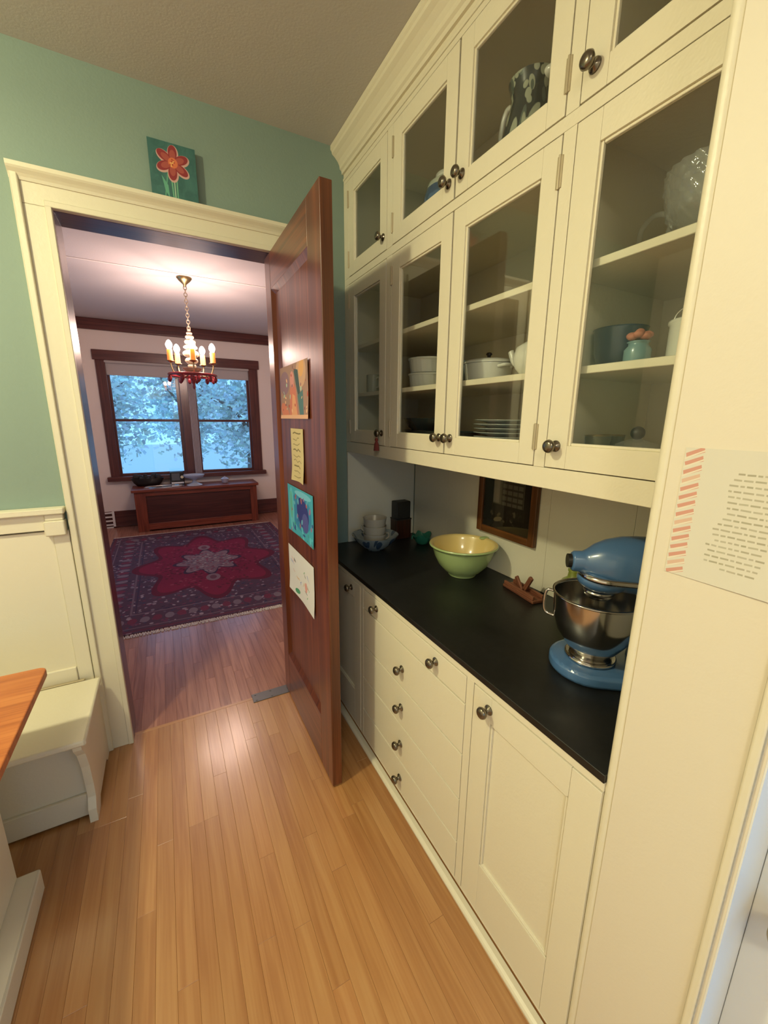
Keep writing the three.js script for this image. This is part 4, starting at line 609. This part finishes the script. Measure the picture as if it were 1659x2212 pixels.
// ---------------------------------------------------------------- dining room things
{
  const rug = thing('rug', 'crimson medallion rug with a dark patterned border in the dining room', 'rug', [-0.61, -0.002, -2.71]);
  const tex = canvasTex(1024, 1472, (c, w, h) => {
    c.fillStyle = '#4c3244'; c.fillRect(0, 0, w, h); const cols = ['#8a7680', '#33283e', '#6c3046', '#94838a', '#3c3650', '#66324a', '#5c485a'];
    for (let i = 0; i < 2600; i++) oval(c, cols[i % 7], rr(0, w), rr(0, h), rr(3, 11), rr(3, 9), rr(0, 3));
    const band = (m, t, col) => { c.strokeStyle = col; c.lineWidth = t; c.strokeRect(m, m, w - 2 * m, h - 2 * m); }; band(18, 14, '#5e2a3c'); band(44, 6, '#705a64'); band(170, 8, '#6c5460'); band(186, 6, '#3a2a42');
    for (let k = 0; k < 30; k++) for (const s of [0, 1]) { oval(c, k % 2 ? '#6c2a40' : '#75636e', s ? w - 108 : 108, 90 + k * 44, 26, 17); if (k < 20) oval(c, k % 2 ? '#75636e' : '#6c2a40', 90 + k * 44, s ? h - 108 : 108, 17, 26); }
    const star = (R, r, n, col, sx, sy) => { c.fillStyle = col; c.beginPath(); for (let i = 0; i <= 200; i++) { const a = i / 200 * 2 * Math.PI, q = r + (R - r) * (0.5 + 0.5 * Math.cos(a * n)); c.lineTo(w / 2 + q * Math.cos(a) * sx, h / 2 + q * Math.sin(a) * sy); } c.fill(); };
    star(440, 320, 8, '#5c0a28', 0.84, 1.26); star(412, 300, 8, '#7a0c32', 0.82, 1.24);
    for (let i = 0; i < 420; i++) { const a = rr(0, 6.28), q = rr(170, 370); oval(c, i % 3 ? '#560820' : '#8c3046', w / 2 + q * Math.cos(a) * 0.72, h / 2 + q * Math.sin(a) * 1.15, rr(4, 9), rr(4, 9)); }
    star(200, 130, 8, '#3a2038', 0.9, 1.15); star(180, 118, 8, '#84666c', 0.9, 1.15); for (let i = 0; i < 260; i++) { const a = rr(0, 6.28), q = 150 * Math.sqrt(rnd()); oval(c, ['#6a3a46', '#a89890', '#70606a', '#8a3a4c'][i % 4], w / 2 + q * Math.cos(a) * 0.9, h / 2 + q * Math.sin(a) * 1.15, rr(4, 10), rr(3, 8)); }
    for (const s of [-1, 1]) { oval(c, '#84666c', w / 2, h / 2 + s * 270, 34, 50); oval(c, '#6a3a46', w / 2, h / 2 + s * 270, 16, 28); }
  });
  const pile = new THREE.BoxGeometry(2.11, 0.009, 3.0); part('pile', at(pile, -0.61, 0.003, -2.71), std({ map: tex, roughness: 0.95, bumpMap: orange, bumpScale: 0.001 }), rug);
  for (const s of [-1, 1]) { const fr = []; for (let i = 0; i < 210; i++) { const x = -1.66 + i * 0.01 + rr(-0.002, 0.002), z = -2.71 + s * 1.5, q = new THREE.BoxGeometry(0.0075, 0.005, 0.055); q.rotateY(rr(-0.25, 0.25)); fr.push(at(q, x, 0.001, z + s * 0.026)); } part('fringe', fr, M.rugFringe, rug, 'pale cotton fringe').userData.kind = 'stuff'; }
}
{
  const c = thing('chest', 'long red-brown wooden chest under the dining room windows', 'chest', [-0.54, 0, -4.66]);
  const x0 = -1.40, x1 = 0.33, zf = -4.45, zb = -4.87;
  part('body', [bx(x0 + 0.03, 0.06, zb, x1 - 0.03, 0.58, zf - 0.02, 0.004, 'x')], M.chestPanel, c);
  for (const [a, b] of [[x0 + 0.02, x0 + 0.16], [x1 - 0.12, x1 - 0.02]]) part('stile', bx(a, 0.0, zf - 0.02, b, 0.58, zf + 0.002, 0.004, 'y'), M.chestWood, c);
  part('rail', bx(x0 + 0.16, 0.52, zf - 0.02, x1 - 0.12, 0.58, zf, 0.003, 'x'), M.chestWood, c); part('rail', bx(x0 + 0.16, 0.02, zf - 0.02, x1 - 0.12, 0.115, zf + 0.004, 0.004, 'x'), M.chestWood, c);
  part('lid', bx(x0 - 0.01, 0.58, zb - 0.0, x1 + 0.01, 0.622, zf + 0.03, 0.008, 'x'), M.chestWood, c);
  for (const x of [x0 + 0.04, x1 - 0.10]) part('foot', bx(x, 0, zb + 0.01, x + 0.06, 0.06, zb + 0.07, 0.004), M.chestWood, c);
  const T = 0.622;
  const tray = thing('tray', 'long silver tray lying on the left of the chest', 'tray', [-0.99, T, -4.555], { local: true });
  const ts = new THREE.Shape(); ts.absellipse(0, 0, 0.26, 0.11, 0, Math.PI * 2); const tg = new THREE.ExtrudeGeometry(ts, { depth: 0.004, bevelEnabled: true, bevelThickness: 0.003, bevelSize: 0.006, bevelSegments: 2, curveSegments: 32 }).rotateX(-Math.PI / 2); part('plate', at(tg, 0, 0.003, 0), M.steel, tray);
  const rim = new THREE.TorusGeometry(1, 0.02, 8, 48).rotateX(Math.PI / 2); rim.scale(0.262, 0.3, 0.112); part('rim', at(rim, 0, 0.012, 0), M.steel, tray);
  const bk = thing('heaped_bowl', 'low dark heaped bowl on the left end of the chest', 'bowl', [-1.20, T, -4.775], { local: true });
  part('bowl', lathe([[0, 0], [0.12, 0], [0.16, 0.05], [0.19, 0.12], [0.18, 0.12], [0.15, 0.06], [0, 0.02]], 40).scale(1.15, 1, 0.42), M.black, bk);
  const fo = []; for (let i = 0; i < 16; i++) { const q = new THREE.SphereGeometry(rr(0.025, 0.045), 12, 9); fo.push(at(q, rr(-0.15, 0.15), rr(0.09, 0.16), rr(-0.035, 0.035))); } part('contents', fo, std({ color: lin(0.03, 0.03, 0.03), roughness: 0.8 }), bk);
  const rb = thing('dark_box', 'upright dark box on the chest left of the curtain', 'box', [-0.80, T, -4.74], { local: true });
  part('case', bx(-0.10, 0, -0.05, 0.09, 0.20, 0.05, 0.012, 'x'), M.black, rb); part('front_panel', bx(-0.08, 0.07, 0.049, 0.03, 0.18, 0.054, 0.003), std({ color: lin(0.10, 0.11, 0.12), roughness: 0.6 }), rb);
  part('disc', at(cyl(0.022, 0.022, 0.012, 22).rotateX(Math.PI / 2), 0.06, 0.12, 0.054), M.steel, rb); part('base_strip', bx(-0.09, 0.02, 0.049, 0.08, 0.045, 0.054, 0.002), M.white, rb);
  const cp = thing('glass_compote', 'pale footed glass bowl in the middle of the chest', 'bowl', [-0.58, T, -4.565], { local: true });
  part('bowl', lathe([[0.0, 0], [0.10, 0], [0.11, 0.012], [0.04, 0.04], [0.022, 0.075], [0.05, 0.10], [0.13, 0.125], [0.15, 0.16], [0.145, 0.162], [0.12, 0.132], [0, 0.11]], 44), phy({ color: lin(0.62, 0.68, 0.78), roughness: 0.2, transmission: 0.35, thickness: 0, ior: 1.5 }), cp);
  part('foot', at(new THREE.TorusGeometry(0.105, 0.006, 8, 44).rotateX(Math.PI / 2), 0, 0.008, 0), phy({ color: lin(0.62, 0.68, 0.78), roughness: 0.2 }), cp);
  const sd = thing('small_dish', 'little pale dish on the right half of the chest', 'dish', [-0.14, T, -4.60], { local: true });
  part('dish', lathe([[0, 0], [0.035, 0], [0.04, 0.01], [0.062, 0.07], [0.058, 0.07], [0.034, 0.014], [0, 0.010]], 32), phy({ color: lin(0.40, 0.38, 0.46), roughness: 0.3 }), sd);
  part('lid', at(lathe([[0.06, 0], [0.03, 0.02], [0.008, 0.026], [0.01, 0.04], [0, 0.044]], 28), 0, 0.07, 0), phy({ color: lin(0.40, 0.38, 0.46), roughness: 0.3 }), sd);
}
// chandelier
{
  const cx = -0.605, czz = -2.478, c = thing('chandelier', 'five-candle glass chandelier with a ring of red drops', 'chandelier', [cx, 1.9, czz], { local: true });
  const Y = (y) => y - 1.9;
  part('canopy', at(lathe([[0, 0], [0.012, 0], [0.016, 0.02], [0.05, 0.05], [0.068, 0.072], [0.068, 0.08], [0, 0.08]].map(([r, y]) => [r, y]), 32), 0, Y(2.85), 0), M.brass, c);
  for (let i = 0; i < 13; i++) { const l = new THREE.TorusGeometry(0.016, 0.0045, 8, 18); l.scale(0.85, 1.15, 1); if (i % 2) l.rotateY(Math.PI / 2); part('chain_link', at(l, 0, Y(2.84 - i * 0.030), 0), M.crystal, c); }
  const colm = []; let y = 2.06; for (const [r, h] of [[0.050, 0.05], [0.040, 0.04], [0.060, 0.06], [0.075, 0.07], [0.064, 0.05], [0.052, 0.05], [0.040, 0.04], [0.028, 0.03], [0.016, 0.03]]) { const q = new THREE.SphereGeometry(r, 24, 14); q.scale(1, h / (2 * r) * 1.15, 1); colm.push(at(q, 0, Y(y + h / 2), 0)); y += h; }
  part('column', colm, M.crystal, c);
  part('bottom_bowl', at(lathe([[0, 0], [0.012, 0.004], [0.05, 0.02], [0.085, 0.045], [0.092, 0.06], [0.088, 0.06], [0.05, 0.03], [0, 0.02]], 36), 0, Y(2.05), 0), M.crystal, c);
  part('finial', at(lathe([[0, 0], [0.008, 0.01], [0.014, 0.03], [0.008, 0.05], [0.02, 0.07], [0.026, 0.10], [0.012, 0.14], [0, 0.15]], 24), 0, Y(1.905), 0), M.redGlass, c);
  for (let i = 0; i < 5; i++) {
    const a = Math.PI / 2 + i * 2 * Math.PI / 5, dx = Math.cos(a), dz = Math.sin(a), r = 0.2;
    const arm = part('arm', tube([[0.02 * dx, Y(2.09), 0.02 * dz], [0.10 * dx, Y(2.035), 0.10 * dz], [0.17 * dx, Y(2.05), 0.17 * dz], [r * dx, Y(2.12), r * dz], [r * dx, Y(2.15), r * dz]], 0.007, 30), M.brass, c);
    part('drip_pan', at(lathe([[0, 0], [0.012, 0], [0.036, 0.012], [0.04, 0.018], [0.03, 0.014], [0, 0.012]], 28), r * dx, Y(2.145), r * dz), M.brass, arm);
    part('candle_sleeve', at(cyl(0.024, 0.026, 0.105, 20), r * dx, Y(2.21), r * dz), M.candle, arm);
    part('bulb', at(lathe([[0, 0], [0.016, 0], [0.022, 0.012], [0.031, 0.036], [0.028, 0.055], [0.014, 0.080], [0, 0.088]], 20), r * dx, Y(2.264), r * dz), M.bulb, arm);
    const L = new THREE.PointLight(BULB.color, BULB.power, 0, 2); L.position.set(cx + r * dx, 2.30, czz + r * dz); L.castShadow = true; L.shadow.radius = 1.2; L.shadow.bias = -0.002; scene.add(L);
  }
  for (let i = 0; i < 15; i++) {
    const a = i * 2 * Math.PI / 15, r = i % 3 ? 0.215 : 0.13, q = lathe([[0, 0], [0.012, 0.008], [0.021, 0.024], [0.017, 0.046], [0.005, 0.07], [0, 0.072]], 14);
    part('red_drop', at(q, r * Math.cos(a), Y(1.970), r * Math.sin(a)), M.redGlass, c);
  }
  part('drop_ring', [at(new THREE.TorusGeometry(0.215, 0.014, 8, 60).rotateX(Math.PI / 2), 0, Y(2.042), 0), at(new THREE.TorusGeometry(0.13, 0.008, 8, 50).rotateX(Math.PI / 2), 0, Y(2.042), 0)], M.redGlass, c);
}

// ---------------------------------------------------------------- kitchen ceiling lamp over the nook table (outside the frame)
{
  const [x, y, z] = KITCHEN_LAMP.at, t = thing('ceiling_lamp', 'flush round ceiling lamp over the breakfast table', 'lamp', [x, y, z], { local: true });
  part('pan', at(lathe([[0, 0.13], [0.17, 0.13], [0.18, 0.12], [0.18, 0.095], [0.172, 0.09], [0, 0.09]], 40), 0, -0.0005, 0), M.brass, t);
  part('diffuser', at(lathe([[0, 0], [0.06, 0.006], [0.11, 0.03], [0.14, 0.06], [0.15, 0.09], [0, 0.09]], 40), 0, 0.002, 0), M.dome, t);
  const L = new THREE.RectAreaLight(KITCHEN_LAMP.color, KITCHEN_LAMP.power, KITCHEN_LAMP.size, KITCHEN_LAMP.size);
  L.position.set(x, y - 0.004, z); L.lookAt(x, 0, z); scene.add(L);
  const S = new THREE.PointLight(KITCHEN_LAMP.color, KITCHEN_LAMP.side, 0, 2); S.position.set(x, y + 0.045, z); S.castShadow = true; S.shadow.radius = 3; S.shadow.bias = -0.002; scene.add(S);
}

{
  const [x, y, z] = REAR_LAMP.at, q = REAR_LAMP.size, t = thing('ceiling_lamp', 'wide square ceiling light over the rear of the kitchen', 'lamp', [x, y, z], { local: true });
  part('frame', [bx(-q / 2 - 0.03, 0, -q / 2 - 0.03, q / 2 + 0.03, 0.05, -q / 2, 0.004), bx(-q / 2 - 0.03, 0, q / 2, q / 2 + 0.03, 0.05, q / 2 + 0.03, 0.004), bx(-q / 2 - 0.03, 0, -q / 2, -q / 2, 0.05, q / 2, 0.004), bx(q / 2, 0, -q / 2, q / 2 + 0.03, 0.05, q / 2, 0.004)], M.white, t);
  part('diffuser', bx(-q / 2, 0.008, -q / 2, q / 2, 0.05, q / 2, 0), std({ color: lin(0.9, 0.9, 0.85), emissive: REAR_LAMP.color, emissiveIntensity: REAR_LAMP.glow, roughness: 0.4 }), t);
  const L = new THREE.RectAreaLight(REAR_LAMP.color, REAR_LAMP.power, q, q); L.position.set(x, y - 0.004, z); L.lookAt(x, 0, z); scene.add(L);
}

// ---------------------------------------------------------------- outdoors beyond the windows
{
  solo('lawn', new THREE.BoxGeometry(60, 0.1, 60), M.lawn, 'pale open ground outside the dining room windows', 'ground', [0, -0.85, -10], { local: true, kind: 'structure' }).name = 'ground';
  const leafG = new THREE.PlaneGeometry(0.10, 0.05); leafG.rotateX(-0.7);
  const treeAt = (x, z, h, r, label) => {
    const t = thing('tree', label, 'tree', [x, -0.8, z], { local: true });
    const tr = []; tr.push(at(cyl(0.10, 0.2, h * 0.6, 12), 0, h * 0.3, 0)); for (let i = 0; i < 7; i++) { const a = rr(0, 6.28), l = rr(0.5, 0.9) * r; tr.push(tube([[0, h * rr(0.35, 0.55), 0], [Math.cos(a) * l * 0.5, h * 0.62, Math.sin(a) * l * 0.5], [Math.cos(a) * l, h * rr(0.6, 0.9), Math.sin(a) * l]], 0.04, 8)); }
    part('trunk', tr, M.bark, t);
    const n = 4200, im = new THREE.InstancedMesh(leafG, M.leaf, n), o = new THREE.Object3D(), col = new THREE.Color();
    for (let i = 0; i < n; i++) {
      const a = rr(0, 6.28), e = Math.acos(rr(-1, 1)), q = r * Math.cbrt(rr(0.15, 1)) * (0.8 + 0.25 * Math.sin(a * 3 + e * 4));
      o.position.set(q * Math.sin(e) * Math.cos(a), h * 0.58 + q * Math.cos(e) * h * 0.42 / r, q * Math.sin(e) * Math.sin(a)); o.rotation.set(rr(-1, 1), rr(0, 6.28), rr(-0.6, 0.6)); const s = rr(0.8, 1.9); o.scale.set(s, s, s); o.updateMatrix(); im.setMatrixAt(i, o.matrix);
      const k = rr(0.55, 1.25); im.setColorAt(i, col.setRGB(k * rr(0.85, 1.1), k, k * rr(0.85, 1.15)));
    }
    im.name = 'foliage'; im.userData.kind = 'stuff'; im.castShadow = im.receiveShadow = true; t.add(im);
  };
  treeAt(-2.6, -11.5, 4.6, 1.5, 'leafy tree outside, seen through the left pane of the window');
  treeAt(-0.1, -13.5, 5.4, 1.7, 'leafy tree outside, seen between the two dining windows');
  treeAt(1.5, -11.2, 4.4, 1.5, 'leafy tree outside, seen through the right pane of the window');
}
renderer.render(scene, camera);
